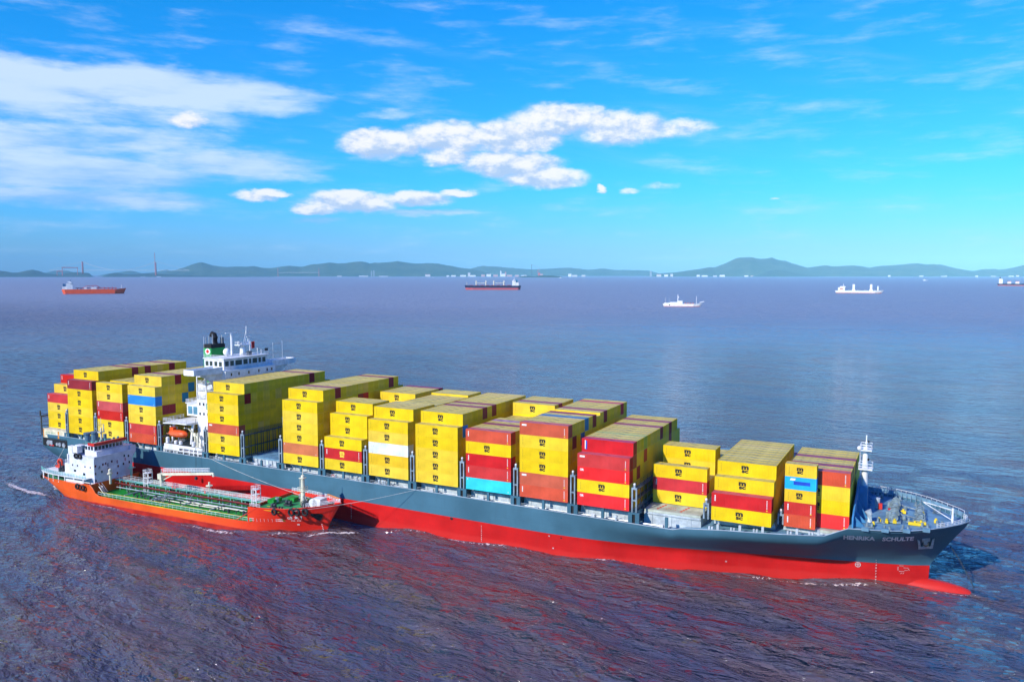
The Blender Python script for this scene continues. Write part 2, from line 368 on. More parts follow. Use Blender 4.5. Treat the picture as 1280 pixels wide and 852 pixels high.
def ridge(prof, dist, depth, mat, base=342.0, seed=0, step=2.2):
    # a real range of hills: crest heights along the bearing, falling to the shore in front and behind
    K = 11; vs = []; fs = []; cols = []
    px = prof[0][0]
    while px <= prof[-1][0]:
        for (a, ya), (b, yb) in zip(prof, prof[1:]):
            if a <= px <= b: y = ya + (yb - ya) * (px - a) / (b - a); break
        cols.append((px, max(0.0, (base - y) / 1010.88 * dist + 62))); px += step
    n = len(cols)
    for i, (px, h) in enumerate(cols):
        for k in range(K + 1):
            t = k / K * 2 - 1                       # -1 near shore .. 1 far shore
            d = dist + t * depth
            x, y = place(px, d)
            fall = math.cos(t * math.pi / 2) ** 1.15
            nn = noise.fractal(Vector((x * .0008, y * .0008, seed)), 1.0, 2.0, 6)
            z = h * fall * (1 + (.35 * nn if abs(t) > .12 else .04 * nn))
            if h < 1: z = 0
            vs.append((x, y, z - (2 if k in (0, K) else 0)))
    for i in range(n - 1):
        for k in range(K):
            a = i * (K + 1) + k; fs.append((a, a + 1, a + K + 2, a + K + 1))
    mb = MB(); mb.add(vs, fs); ob = mb.build('hills', mat, smooth=True); return tag(ob, kind='structure')
S0 = 345.6
ridge([(-60,338),(-30,334),(0,337.4),(10,338.6),(18,340),(25,339.8),(34,337.6),(43,336),(52,338.2),(60,341),(75,342.5),(90,340),(100,339.5),(113,340.5),(118,345),(122,S0+1)], 19000, 1000, HM2, seed=1)
ridge([(124,S0+1),(130,344.6),(138,341.8),(145,340.3),(150,340.8),(157,342.5),(170,342.2),(185,341),(200,341.6),(214,342),(230,343),(262,344.2),(300,344.6),(345,S0+1)], 19000, 900, HM2, seed=2)
ridge([(45,344),(70,337.5),(82,336.4),(95,340),(120,344.5),(140,341),(165,338.2),(180,341),(195,339.5),(210,336),(222,340),(235,345)], 29000, 1800, HM1, seed=3)
ridge([(170,S0+1),(190,343.2),(205,340.5),(222,336.5),(232,333.5),(240,330.5),(248,328),(254,327),(261,328.8),(268,331),(278,332.6),(285,333),(298,332.4),(310,332.5),(318,331.5),(330,334),(340,334.2),(350,332.8),(357,331.9),(363,331.5),(370,332.2),(378,333),(386,331.8),(395,330),(404,328.9),(413,327.5),(424,328.8),(432,329.4),(440,329),(448,328.4),(455,328.5),(462,329.8),(470,328.7),(475,328),(484,327),(492,326.2),(497,325.3),(505,326.6),(512,327.6),(520,328.5),(530,328.7),(540,329.5),(550,330.6),(560,332),(570,333),(580,334.5),(590,335.5),(600,337.5),(612,341),(625,S0+1)], 23500, 2000, HM1, seed=4)
ridge([(560,343),(575,339),(590,335.6),(600,333),(608,332.2),(615,332),(624,332.6),(632,333.5),(642,334.6),(650,335),(665,336),(678,335.4),(690,335),(700,334.2),(712,333.8),(722,335),(735,336.5),(745,335.7),(755,335.5),(763,336.2),(772,336.8),(780,336.6),(790,337),(800,337.3),(812,337.5),(818,339.6),(826,341.8),(840,344)], 29000, 1800, HM1, seed=5)
ridge([(812,S0+1),(822,341),(830,340.4),(838,340),(846,339.4),(862,337),(874,335.6),(885,333.5),(892,333.8),(898,331.5),(905,329),(912,325.6),(918,323),(922,322),(930,321.5),(938,321),(944,322.4),(950,323),(960,322.5),(966,323),(975,325.2),(985,328),(997,331.2),(1008,334),(1018,332.6),(1030,331),(1038,332),(1045,332),(1054,331.2),(1065,331),(1075,332),(1085,334),(1092,332.6),(1100,331.5),(1112,331),(1125,330),(1136,328.8),(1145,328.5),(1155,330),(1165,329.5),(1175,331.2),(1185,333),(1192,334.6),(1200,336),(1208,337.4),(1215,338.3),(1225,336.4),(1235,336),(1245,336.2),(1255,335.5),(1265,333.4),(1275,331),(1285,329.2),(1300,327),(1330,331),(1360,336)], 23000, 1900, HM1, seed=6)
ridge([(935,S0+1),(948,341.6),(958,338),(968,336.2),(978,337),(988,339),(1000,341.4),(1015,343.4),(1030,S0+1)], 20500, 900, HM2, seed=7)
ridge([(645,S0+.6),(655,343.8),(668,344.6),(676,343.2),(690,343.6),(700,344.8),(705,S0+.6)], 15500, 190, HM2, seed=8, step=1.5)

def build_haze():
    mb = MB(); mb.box(-42000, -20000, -2.6, 42000, 46000, 900); m = bpy.data.materials.new('sea_haze'); m.use_nodes = True; g = NT(m.node_tree)
    v = g.n('ShaderNodeVolumePrincipled'); o = g.n('ShaderNodeOutputMaterial'); g.t.links.new(v.outputs[0], o.inputs['Volume'])
    v.inputs['Color'].default_value = (.36, .82, 1.0, 1); v.inputs['Density'].default_value = HAZE; v.inputs['Anisotropy'].default_value = -.45
    ob = mb.build('haze', m); tag(ob, kind='stuff')
HAZE = 2.3e-5
if HAZE: build_haze()
# ---------------------------------------------------------------- cargo plan (rows counted 0..15 from the near side)
ROWS, PITCH, YN, ZB, TIER, CL, CW = 16, 2.463, -19.70, 12.64, 2.91, 12.15, 2.44
def hs(**k):
    h = [0] * ROWS
    for a, v in k.items():
        lo, hi = [int(q) for q in a[1:].split('_')]
        for r in range(lo, hi + 1): h[r] = v
    return h
# name, X of the aft end, heights, near column colours {row:[bottom..top]}, single colours {(row,tier):c}, lowered rows
BAYS = [
 ('the aftmost bay', -106.2, hs(r1_1=4, r2_2=5, r3_14=6, r15_15=4), {1: 'YYYR', 2: 'YYYYY', 3: 'YYYYYR'}, {}, ()),
 ('the second bay from the stern', -91.8, hs(r0_0=6, r1_14=7, r15_15=6), {0: 'YYYYYD', 1: 'YYYYYYY'}, {(6, 6): 'D', (8, 6): 'D', (12, 6): 'D'}, ()),
 ('the third bay from the stern', -77.4, hs(r0_0=6, r1_1=5, r2_15=6), {0: 'YYRrYY', 1: 'YYYYY'}, {}, ()),
 ('the bay right behind the bridge', -62.6, hs(r0_0=6, r1_14=7, r15_15=6), {0: 'SRYYBY', 1: 'YYYDYYY'}, {(3, 6): 'D', (5, 5): 'T', (4, 4): 'T', (2, 3): 'D'}, ()),
 ('the bay right ahead of the bridge', -28.6, hs(r0_0=6, r1_14=7, r15_15=6), {0: 'YYOYYY', 1: 'YYYYYDY'}, {(12, 6): 'D'}, ()),
 ('the second cargo bay ahead of the bridge', 0.0, hs(r0_0=6, r1_14=7, r15_15=6), {0: 'YPYYYY', 1: 'YYYYYYY'}, {(3, 6): 'D', (13, 6): 'D', (7, 5): 'D', (8, 5): 'R', (5, 6): 'y'}, ()),
 ('the third cargo bay ahead of the bridge', 14.44, hs(r0_0=3, r1_1=5, r2_4=6, r5_9=5, r10_15=6), {0: 'YMY', 1: 'YYYYY', 2: 'YYYYYY', 10: 'YYYYYY'}, {(15, 5): 'D'}, ()),
 ('the fourth cargo bay ahead of the bridge', 28.89, hs(r0_0=5, r1_14=6, r15_15=5), {0: 'YyWYY', 1: 'YYYYYY'}, {}, (5, 6, 7, 8, 9, 10, 11)),
 ('the fifth cargo bay ahead of the bridge', 43.33, hs(r0_0=5, r1_14=6, r15_15=5), {0: 'YYYYY', 1: 'YYYYBY'}, {(5, 5): 'D', (7, 5): 'D'}, ()),
 ('the sixth cargo bay ahead of the bridge', 57.77, hs(r0_9=5, r10_14=6, r15_15=5), {0: 'CRRYS', 10: 'YYYYYY'}, {(3, 4): 'D', (5, 4): 'L', (11, 5): 'D'}, (7, 8, 9)),
 ('the seventh cargo bay ahead of the bridge', 72.22, hs(r0_15=6), {0: 'SOYYYO', 1: 'YYYYDY'}, {(4, 5): 'T', (6, 5): 'D', (9, 5): 'D', (14, 5): 'R', (3, 4): 'K'}, (7,)),
 ('the eighth cargo bay ahead of the bridge', 86.66, hs(r0_0=4, r1_14=5, r15_15=4), {0: 'AYAR', 1: 'YYYDR'}, {(4, 4): 'G', (9, 4): 'D', (12, 4): 'D', (4, 3): 'R', (12, 3): 'D', (2, 2): 'D'}, ()),
 ('the low ninth cargo bay ahead of the bridge', 101.1, hs(r4_4=3, r5_6=2, r7_8=4, r9_12=3), {4: 'YRY', 7: 'YYYY'}, {}, ()),
 ('the second bay from the bow', 116.06, hs(r1_1=2, r2_2=3, r3_12=4, r13_14=3), {1: 'YR', 2: 'YYY', 3: 'YYYY'}, {(13, 2): 'L', (14, 2): 'D'}, ()),
 ('the foremost bay', 130.3, hs(r3_11=4, r12_12=3), {3: 'AYYS'}, {(5, 3): 'D', (8, 3): 'D'}, ()),
]
CNAME = {'Y': 'yellow', 'y': 'faded yellow', 'R': 'red', 'r': 'pale red', 'D': 'dark red', 'O': 'rust orange', 'P': 'brown orange', 'S': 'orange red', 'A': 'bright red',
         'B': 'blue', 'T': 'teal blue', 'C': 'turquoise', 'W': 'rust-spotted white', 'M': 'red', 'L': 'dusty pink', 'K': 'dark blue', 'G': 'green-tinged yellow', 'E': 'sky blue'}
def cargo():
    out = []   # bay, row, tier, colour, x, y, z, length, height
    for bi, (nm, X, H, near, single, low) in enumerate(BAYS):
        for r in range(ROWS):
            z = ZB
            for t in range(H[r]):
                h = TIER
                if r in low and t < 2: h = 2.62
                c = near.get(r, '')[t:t + 1] or single.get((r, t), '') or 'Y'
                c = single.get((r, t), c)
                if c == 'Y' and (bi * 31 + r * 17 + t * 7) % 9 == 0: c = 'y' if not near.get(r) else 'Y'
                out.append((bi, r, t, c, X, YN + PITCH * r, z, CL, h - 0.015)); z += h
    z = ZB
    for t, c in enumerate('SRyEy'):
        out.append((14, 2, t, c, 130.3, YN + PITCH * 2, z, 6.06, 2.59)); z += 2.605
    return out
FLAGS = (  # per container: 0 not built (hidden inside), 1 in the merged mass, 2+ its own object
    '333300013000013000001000001000001000001000001000001000001000001000001000001111111111155555500000150000014000001400000140000014000001400000040000004000'
    '000400000040000004000000400000041111114111111555555000010000030000010000010000010000010000010000010000010000010000010000010000011111111111115555554444'
    '445444444444444444444444414444441411441111114000011400001140000014000001400000140000014111111411111155555544444454444444444444444444444411414114114411'
    '011140000114000001400000140000014000001400000141111114111111555555111444500111440000114000001400000140000014000001400000140000014000001400000140000014'
    '000001411111141111115551113500001500000200000200001000010000100001000010000050000040000040000021111111111115555511111500001400000200000200000100000100'
    '000200000200000200000200000200000300000211111211111555551111150000140000140000140000140000140000140000140000140000140000140000020000021111121111155555'
    '114440000200002000020000100001000010000100001000013000002000002000002111112111115555551114441111140001140000140000140000140000110000150000140000140000'
    '140000140000141111141111145555111151111411114111141111411114001140011400114001140001400014000141111411115551111015500040010010010015511511151114111411'
    '1411140002000400040014001400111133331112111211121112111211121112111211155555')
# ================================================================ containers
CRGB = {'Y': (.82, .56, .008), 'y': (.82, .53, .045), 'R': (.56, .022, .020), 'r': (.55, .075, .07), 'D': (.30, .014, .022), 'O': (.55, .095, .040), 'P': (.60, .17, .055), 'S': (.62, .070, .022),
        'A': (.80, .012, .010), 'B': (.01, .24, .62), 'T': (.02, .20, .34), 'C': (.02, .60, .66), 'W': (.74, .76, .70), 'M': (.56, .022, .020), 'L': (.42, .22, .26), 'K': (.02, .07, .22), 'G': (.50, .52, .05), 'E': (.015, .42, .78)}
def roofcol(c):
    dust_sky = (.36, .38, .24); k = .55 if CNAME[c].find('yellow') >= 0 else .22
    if CNAME[c].find('yellow') < 0: dust_sky = (.30, .24, .45)  # violet mixes sky reflection with dust in the roof colour
    return tuple(a * (1 - k) + b * k for a, b in zip(CRGB[c], dust_sky))
def container_mesh(c, L, H):
    W_ = CW; mb = MB(); e = .0
    f = .13
    # frame
    mb.box(0, 0, 0, L, .12, .16); mb.box(0, W_ - .12, 0, L, W_, .16); mb.box(0, 0, H - .11, L, .10, H); mb.box(0, W_ - .10, H - .11, L, W_, H)
    for x in (0, L - .16):
        for y in (0, W_ - .16): mb.box(x, y, .16, x + .16, y + .16, H - .11)
    for x in (0, L - .12):
        mb.box(x, .12, 0, x + .12, W_ - .12, .16); mb.box(x, .10, H - .11, x + .12, W_ - .10, H)
    # corrugated sides
    p = .30; n = int((L - .32) / p); p = (L - .32) / n
    prof = [(.16, .025)]
    for i in range(n):
        x = .16 + i * p; prof += [(x + p * .32, .025), (x + p * .5, .062), (x + p * .82, .062), (x + p, .025)]
    for y0, s in ((0, 1), (W_, -1)):
        vs = [(x, y0 + s * d, z) for x, d in prof for z in (.16, H - .11)]
        mb.add(vs, [(2 * i, 2 * i + 2, 2 * i + 3, 2 * i + 1) for i in range(len(prof) - 1)])
    # ends
    mb.add([(L - .06, .16, .16), (L - .06, W_ - .16, .16), (L - .06, W_ - .16, H - .11), (L - .06, .16, H - .11)], [(0, 1, 2, 3)])
    mb.add([(.05, .16, .16), (.05, W_ - .16, .16), (.05, W_ - .16, H - .11), (.05, .16, H - .11)], [(0, 3, 2, 1)])
    mb.box(.05, .14, .02, L - .05, W_ - .14, .12)
    # roof, lightly ribbed, with a faded skin; non-yellow ones hold sky reflection too
    mb.m(1); k = 14; vs = []
    for i in range(k * 2 + 1):
        x = .12 + (L - .24) * i / (k * 2); z = H - (.012 if i % 2 else .04)
        vs += [(x, .10, z), (x, W_ - .10, z)]
    mb.add(vs, [(2 * i, 2 * i + 2, 2 * i + 3, 2 * i + 1) for i in range(2 * k)])
    return mb
def door_mesh(c, L, H):
    mb = MB(); x = L - .055
    for y0, y1 in ((.19, CW / 2 - .02), (CW / 2 + .02, CW - .19)): mb.box(x, y0, .22, x + .035, y1, H - .16)
    for y in (.48, .98, CW - .98, CW - .48): mb.pipe([(x + .06, y, .2), (x + .06, y, H - .14)], .028, 4)
    for y in (.73, CW - .73): mb.box(x + .05, y - .2, 1.1, x + .08, y + .2, 1.16)
    return mb
def side_fn(x, z): return (x, .012, z)
def logo_mesh(L, H):
    mb = MB(); cx = L * .475; w = 1.52 if L > 8 else 1.25; k = w / 1.85; zc = H / 2
    letter(mb, 'm', side_fn, cx - w / 2, zc - .02 * k, cx + w / 2, zc + .98 * k, .06)
    letter(mb, 'sc', side_fn, cx - w * .46, zc - .92 * k, cx + w * .46, zc - .12 * k, .05)
    return mb
def marks_mesh(kind, L, H):
    mb = MB(); r = random.Random(kind)
    if kind == 'y':
        for i in range(5):
            z = H - .5 - i * .36; mb.box(.72, .004, z - .24, .72 + .13, .012, z)
    elif kind == 'r':
        for i in range(4):
            z = H - .45 - i * .33; mb.box(.62, .004, z - .26, .86, .012, z)
        for i in range(7):
            z = H - .4 - i * .26; mb.box(L - 1.0, .004, z - .15, L - .80, .012, z)
        mb.m(1); mb.box(L - 1.02, .004, .3, L - .76, .012, .54)
    elif kind == 'b':       # pale block with two rounded letters
        letter(mb, 'OR', side_fn, .62, H - .95, 1.55, H - .42, .05)
        for i in range(7):
            z = H - .4 - i * .26; mb.box(L - 1.0, .004, z - .15, L - .80, .012, z)
        mb.m(1); mb.box(L - 1.02, .004, .3, L - .74, .012, .56)
    elif kind == 'p':       # white panel at the upper left
        mb.box(.55, .004, H - .8, 1.75, .012, H - .4)
        for i in range(6):
            z = H - .7 - i * .26; mb.box(L - 1.0, .004, z - .15, L - .82, .012, z)
        mb.m(1); mb.box(L - 1.02, .004, .3, L - .76, .012, .54)
    elif kind == 'l':       # blue and white upright label
        mb.box(.75, .004, .55, .98, .012, H - .35); mb.m(1); mb.box(.98, .004, .45, 1.3, .012, H - .45)
    elif kind == 'e':       # sky-blue box: white lettering over a darker blue band
        mb.add([side_fn(.95, H - .75), side_fn(1.95, H - .75), side_fn(2.1, H - .32), side_fn(1.15, H - .32)], [(0, 1, 2, 3)]); mb.m(1); mb.box(1.7, .004, H * .38, 4.9, .012, H * .66)
    elif kind == 's':       # small white patch
        mb.box(.35, .004, H - .55, .62, .012, H - .3)
        mb.box(L - .8, .004, .35, L - .62, .012, .55)
    return mb
def cm(c): return [paint('container_' + CNAME[c].replace(' ', '_'), CRGB[c], .5, .06, .25, .22, jitter=.10 if c in 'YyRD' else .05, rust=.75 if c == 'W' else (.30 if c in 'yrOPS' else .10)),
                   paint('container_roof_' + CNAME[c].replace(' ', '_'), roofcol(c), .6, .25, .8, 0, jitter=.14, rust=.10)]
MW = paint('container_mark_white', (.75, .75, .72), .6, .1); MD = paint('container_mark_faded', (.50, .36, .02), .6, .1); MY = paint('container_mark_yellow', (.85, .65, .05), .6)
LOGO_K = paint('logo_black', (.012, .012, .014), .5, .05); LOGO_Y = paint('logo_yellow', (.80, .60, .05), .5, .05); MBLU = paint('container_mark_blue', (.01, .06, .45), .5)
ORD = ['nearest', 'second', 'third', 'fourth', 'fifth', 'sixth', 'seventh', 'eighth', 'ninth', 'tenth', 'eleventh', 'twelfth', 'thirteenth', 'fourteenth', 'fifteenth', 'farthest']
MARK = {'R': 'r', 'r': 'r', 'O': 'p', 'P': 's', 'S': 'r', 'A': 'b', 'D': 'r', 'B': 's', 'C': 's', 'M': 'r', 'E': 'e', 'Y': 'y', 'y': 'y', 'W': 's'}
def build_cargo():
    cargo_list = cargo(); protos = {}; lo = MB(); mats_lo = {}; mlist = []
    htop = {}
    for i, (b, r, t, *_) in enumerate(cargo_list):
        if not (b == 14 and r == 2): htop[b, r] = max(htop.get((b, r), 0), t)
    first = {}
    for b, r, t, *_ in cargo_list: first[b] = min(first.get(b, 99), r)
    for i, (b, r, t, c, x, y, z, L, H) in enumerate(cargo_list):
        fl = int(FLAGS[i])
        if fl == 0: continue
        if fl == 1:
            for k in (0, 1):
                key = (c, k)
                if key not in mats_lo: mats_lo[key] = len(mlist); mlist.append(cm(c)[k])
            n0 = len(lo.f); lo.m(mats_lo[c, 0]).box(x, y, z, x + L, y + CW, z + H); lo.mi[n0 + 1] = mats_lo[c, 1]; continue
        side, end = (fl - 2) & 1, (fl - 2) & 2
        H = round(H, 3); key = (c, L, H)
        if key not in protos: protos[key] = container_mesh(c, L, H).build('container', cm(c)), {}
        pr, parts = protos[key]
        if 'used' not in parts: o = pr; parts['used'] = 1
        else: o = pr.copy(); COL.objects.link(o)
        o.name = 'shipping_container'; o.location = (x, y, z)
        if b == 14 and r == 2:
            where = 'level %s of the short twenty foot stack nearest the bow' % ('one', 'two', 'three', 'four', 'five')[t]
            lab = '%s container, %s' % (CNAME[c], where)
        else:
            nt = ('bottom', 'second', 'third', 'fourth', 'fifth', 'sixth', 'seventh')[t] + ' layer'
            if t == htop[b, r]: nt = 'top layer'
            lab = '%s container, %s, %s row, %s' % (CNAME[c], nt, ORD[r], BAYS[b][0].replace('the ', '', 1).replace('cargo bay', 'bay').replace('bay right', 'first bay').replace('low ', ''))
        tag(o, lab, 'container', 'containers stacked on the big ship')
        def part(nm, mk, mats):
            if nm not in parts: p = mk().build(nm, mats); parts[nm] = p
            else: p = parts[nm].copy(); COL.objects.link(p)
            p.name = nm.split('#')[0]; p.parent = o; p.location = (0, 0, 0)
        if end: part('door', lambda: door_mesh(c, L, H), [cm(c)[0]])
        if side:
            if c in 'Yy' and not (r not in (0, 1, 2, 3, 4, 7, 10, 12)): part('logo', lambda: logo_mesh(L, H), [LOGO_K])
            elif c == 'M': part('logo', lambda: logo_mesh(L, H), [LOGO_Y])
            mk = MARK.get(c, 's')
            if b == 11 and t == 3 and r == 0: mk = 'p'
            if b == 11 and t == 4 and r == 1: mk = 'l'
            part('marking#' + mk, lambda: marks_mesh(mk, L, H), [MD if c in 'Yy' else MW, MBLU if mk in 'le' else MY])
    for o in bpy.data.objects:
        if o.name.startswith('marking#'): o.name = 'marking'
    sob = lo.build('container_stacks', mlist); tag(sob, kind='stuff')
    # pale box hanging over the stern mooring deck
    mb = container_mesh('W', 12.15, 2.9); ob = mb.build('shipping_container', [paint('container_cream', (.80, .72, .50), .6, .15, .6, .3, rust=.5), paint('container_roof_cream', (.62, .58, .46), .7, .3, .8)])
    ob.location = (-105.4, -19.75, 10.0)
    tag(ob, 'cream container with rust and orange frame, low over the stern mooring deck', 'container', 'containers stacked on the big ship')
    f = MB(); f.box(-.02, -.02, 0, .35, .01, 2.9); f.box(7.6, -.02, .1, 8.3, .012, 2.5); o2 = f.build('orange_panel', paint('container_orange_patch', (.75, .28, .03), .6, .3, 1)); o2.parent = ob
    f = MB(); r = random.Random(5)
    for q in range(16): a = 1.2 + q * .32; f.box(a, -.004, 1.7, a + .2, .004, 1.95) if q % 5 != 3 else 0; f.box(a, -.004, 1.05, a + .24, .004, 1.35) if q % 6 != 2 else 0
    o3 = f.build('marking', paint('container_mark_green', (.15, .42, .25), .6)); o3.parent = ob
build_cargo()
# ================================================================ the container ship (bow towards +X)
def lerp_tab(tab, x):
    if x <= tab[0][0]: return tab[0][1]
    for (a, p), (b, q) in zip(tab, tab[1:]):
        if x <= b: return p + (q - p) * (x - a) / (b - a)
    return tab[-1][1]
WL = [(-107,12),(-90,17.0),(-75,19.2),(-60,19.75),(62,19.75),(75,19.7),(83,19.4),(91,18.4),(99.5,16.8),(107.9,14.9),(116.8,12.5),(126.6,10.1),(132.1,8.7),(140.4,7.0),(148.3,5.0),(153.9,3.6),(160.6,1.6),(164,0.0)]
DK = [(-107.3,19.0),(-104,19.75),(122,19.75),(130,19.2),(136,18.2),(141,16.7),(146,15.5),(150,14.4),(153.5,12.6),(156.5,10.3),(159.3,7.4),(162.2,3.7),(163.4,1.6),(164,0.0)]
STEM = [(-2,157),(0,157),(4.4,157.2),(7.1,159.1),(9.9,161),(12.7,163.1),(14.4,164.1)]
STERN = [(-2,-70),(0,-88),(.7,-93),(1.7,-99.4),(3.4,-103.5),(6,-106.7),(8,-107.3),(15,-107.4)]
TOP = [(-108,11.2),(60,10.45),(105,10.05),(109,10.1),(111,10.6),(120,11.5),(130,12.1),(139,12.5),(142.6,14.3),(164,14.5)]
def redz(x): return 5.6 - .0095 * x if x < 118 else 5.6 - .0095 * x + 0.0
def half(s, z):
    w, d = lerp_tab(WL, s), lerp_tab(DK, s); zt = lerp_tab(TOP, s); t = max(0, min(1, (z - 4.1) / (zt - 1.5 - 4.1))) if s < 140 else max(0, min(1, (z - 4.1) / (zt - 1.5 + (s - 140) / 16 - 4.1)))
    if s < -50:
        t = max(0, min(1, (z + 1) / 8.0)); t = t ** .6
        return w + (d - w) * t
    return w + (d - w) * t ** (1.0 if s < 130 else 1.0 + .15 * min(1, (s - 130) / 20))
def s2x(s, z):
    sm = lerp_tab(STEM, z); st = lerp_tab(STERN, z)
    if s > 100: return 100 + (s - 100) * (sm - 100) / 64.0
    if s < -60: return -60 + (s + 60) * (st + 60) / -47.3 if True else s
    return s
def x2s(x, z):
    sm = lerp_tab(STEM, z)
    return 100 + (x - 100) * 64.0 / (sm - 100) if x > 100 else x
def skin(x, z, off=.03):           # point on the starboard plating
    s = x2s(x, z); y = -half(s, z); e = .05
    ny = Vector((-(half(x2s(x + e, z), z) - half(x2s(x - e, z), z)) / (2 * e), -1, -(half(s, z + e) - half(s, z - e)) / (2 * e))); ny = Vector((ny.x * -1 * -1, -1, 0)).normalized()
    return (x, y - off, z)
SHIP = thing('container_ship', (0, 0, 0), 'grey blue and red container ship carrying stacked yellow and red containers', 'container ship')
def build_hull():
    st = [-107.3,-106.5,-105,-103,-100,-96,-90,-84,-78,-70,-60] + list(range(-50, 61, 10)) + list(range(65, 105, 5)) + [103,105,107,109,110,111,113,116,120,124,128,132,135,138,139,140,141,142,142.6,144,146,148,150,152,153.5,155,156.5,158,159.3,160.5,161.5,162.2,162.8,163.4,163.8,164]
    mb = MB(); N = 13
    def zs(s):
        zt = lerp_tab(TOP, s); zr = redz(s)
        lo = [-2, -.8, 0, 1.5, 3.0, 3.8]; hi = [zr + (zt - zr) * k / (N - 7) for k in range(N - 6)]
        return lo + hi
    for sgn in (-1, 1):
        vs = []; fs = []; mi = []
        for s in st:
            for z in zs(s): vs.append((s2x(s, z), sgn * half(s, z), z))
        for i in range(len(st) - 1):
            for k in range(N - 1):
                sm = st[i]
                a = i * N + k; q = (a, a + N, a + N + 1, a + 1)
                # stern mooring deck sides stay plated; a black panel paints their shade
                fs.append(q); mi.append(0 if (k >= 6 or sm < -71) else 1)
        o = len(mb.v); mb.v += vs; mb.f += [tuple(o + j for j in q) for q in fs]; mb.mi += mi
    # transom
    a = 0; b = len(mb.v) // 2
    for k in range(N - 1): mb.f.append((a + k, b + k, b + k + 1, a + k + 1)); mb.mi.append(0 if k >= 6 else 1)
    ob = mb.build('hull', [BLUEG, REDH], SHIP, smooth=True)
    # boundary rim and decks
    r = MB()
    for sgn in (-1, 1):
        pts = [(s2x(s, lerp_tab(TOP, s)), sgn * half(s, lerp_tab(TOP, s)), lerp_tab(TOP, s)) for s in st if s > -107]
        r.pipe(pts, .10, 6)
    r.build('gunwale', paint('gunwale_grey', (.30, .38, .44), .5, .2), SHIP)
    d = MB()
    def deck(sa, n0, dz, inset=.12):
        vs = []; fs = []
        for s in sa:
            z = lerp_tab(TOP, s) - dz; h = max(.02, half(s, z) - inset); x = s2x(s, z); vs += [(x, -h, z), (x, h, z)]
        for i in range(len(sa) - 1): fs.append((2 * i, 2 * i + 2, 2 * i + 3, 2 * i + 1))
        d.add(vs, fs)
    deck([s for s in st if -107 <= s <= 139], 0, .9)
    d.build('main_deck', DECKBLUE, SHIP)
    d = MB(); deck([s for s in st if s >= 142.6], 0, .55); d.box(142.3, -12.2, 11.4, 142.6, 12.2, 13.8); d.build('forecastle_deck', DECKBLUE, SHIP)
    bb = MB(); vs = []; fs = []; K = 16; M = 14       # bulb under the stem
    for i in range(K + 1):
        t = i / K; x = 152 + 13.4 * t; r_ = math.sqrt(max(0, 1 - max(0, (t - .35) / .65) ** 2.3)) if t > .35 else 1.0
        for k in range(M):
            a = 2 * math.pi * k / M; vs.append((x, 2.0 * r_ * math.cos(a), -.75 + (2.05 - .25 * t) * r_ * math.sin(a)))
    for i in range(K):
        for k in range(M): fs.append((i * M + k, i * M + (k + 1) % M, (i + 1) * M + (k + 1) % M, (i + 1) * M + k))
    bb.add(vs, fs); bb.build('bulbous_bow', REDH, SHIP, smooth=True)
    # name on the bow, draught marks, thruster and bulb symbols
    def fn(x, z):
        return skin(x, z, .16)
    L = MB(); letter(L, 'HENRIKA', fn, 141.7, 11.55, 147.3, 12.9, .045, .15); letter(L, 'SCHULTE', fn, 148.6, 11.5, 154.2, 12.85, .045, .15); L.build('ship_name', paint('name_white', (.9, .9, .9), .5, .02), SHIP)
    L = MB()
    for q in range(8):
        z = .5 + q * .62; letter(L, str(9 - q if q < 8 else 1), fn, 147.2, z, 147.45, z + .34, .04); L.box(*skin(147.7, z, .04), *[a + b for a, b in zip(skin(147.7, z, .07), (.3, .02, .07))]) if 0 else None
    for X0 in (23.0, 62.0):
        for q in range(9): z = .4 + q * .45; letter(L, str(q % 10), fn, X0, z, X0 + .22, z + .26, .04)
    L.build('draught_marks', paint('symbol_white', (.5, .45, .45), .6, .2), SHIP)
    c = MB()      # round thruster symbol with a cross
    def ring(cx, cz, R, w, n=20):
        vs = []; fs = []
        for i in range(n):
            a = 2 * math.pi * i / n
            for rr in (R, R - w): vs.append(fn(cx + rr * math.cos(a), cz + rr * math.sin(a)))
        for i in range(n): j = (i + 1) % n; fs.append((2 * i, 2 * j, 2 * j + 1, 2 * i + 1))
        c.add(vs, fs)
    def strip(x0, z0, x1, z1, w=.11):
        dx, dz = x1 - x0, z1 - z0; l = math.hypot(dx, dz); px_, pz = -dz / l * w / 2, dx / l * w / 2
        c.add([fn(x0 + px_, z0 + pz), fn(x1 + px_, z1 + pz), fn(x1 - px_, z1 - pz), fn(x0 - px_, z0 - pz)], [(0, 1, 2, 3)])
    ring(143.9, 3.6, .55, .12); strip(143.4, 3.6, 144.4, 3.6); strip(143.9, 3.1, 143.9, 4.1)
    for a in ((151.6, 3.9, 152.4, 3.9), (151.4, 3.7, 151.4, 2.9), (151.6, 2.7, 152.6, 2.7), (152.6, 3.0, 153.2, 3.0), (152.4, 3.5, 153.3, 3.5), (153.3, 3.4, 153.5, 3.0), (151.9, 2.2, 152.1, 2.4), (152.3, 2.2, 152.5, 2.4)): strip(*a, w=.09)
    for x, z in ((118.0, 2.2), (80.6, 1.6), (79.6, 4.3)): strip(x, z, x + .35, z, .3)
    c.build('hull_symbols', paint('symbol_white', (.5, .45, .45), .6, .2), SHIP)
    k = MB(); k.ell((53.7, -19.8, 4.7), .45, .12, .35, 10, 6); k.ell((82.6, -19.2, 4.2), .45, .2, .35, 10, 6); k.build('discharge_port', BLACK, SHIP)
build_hull()

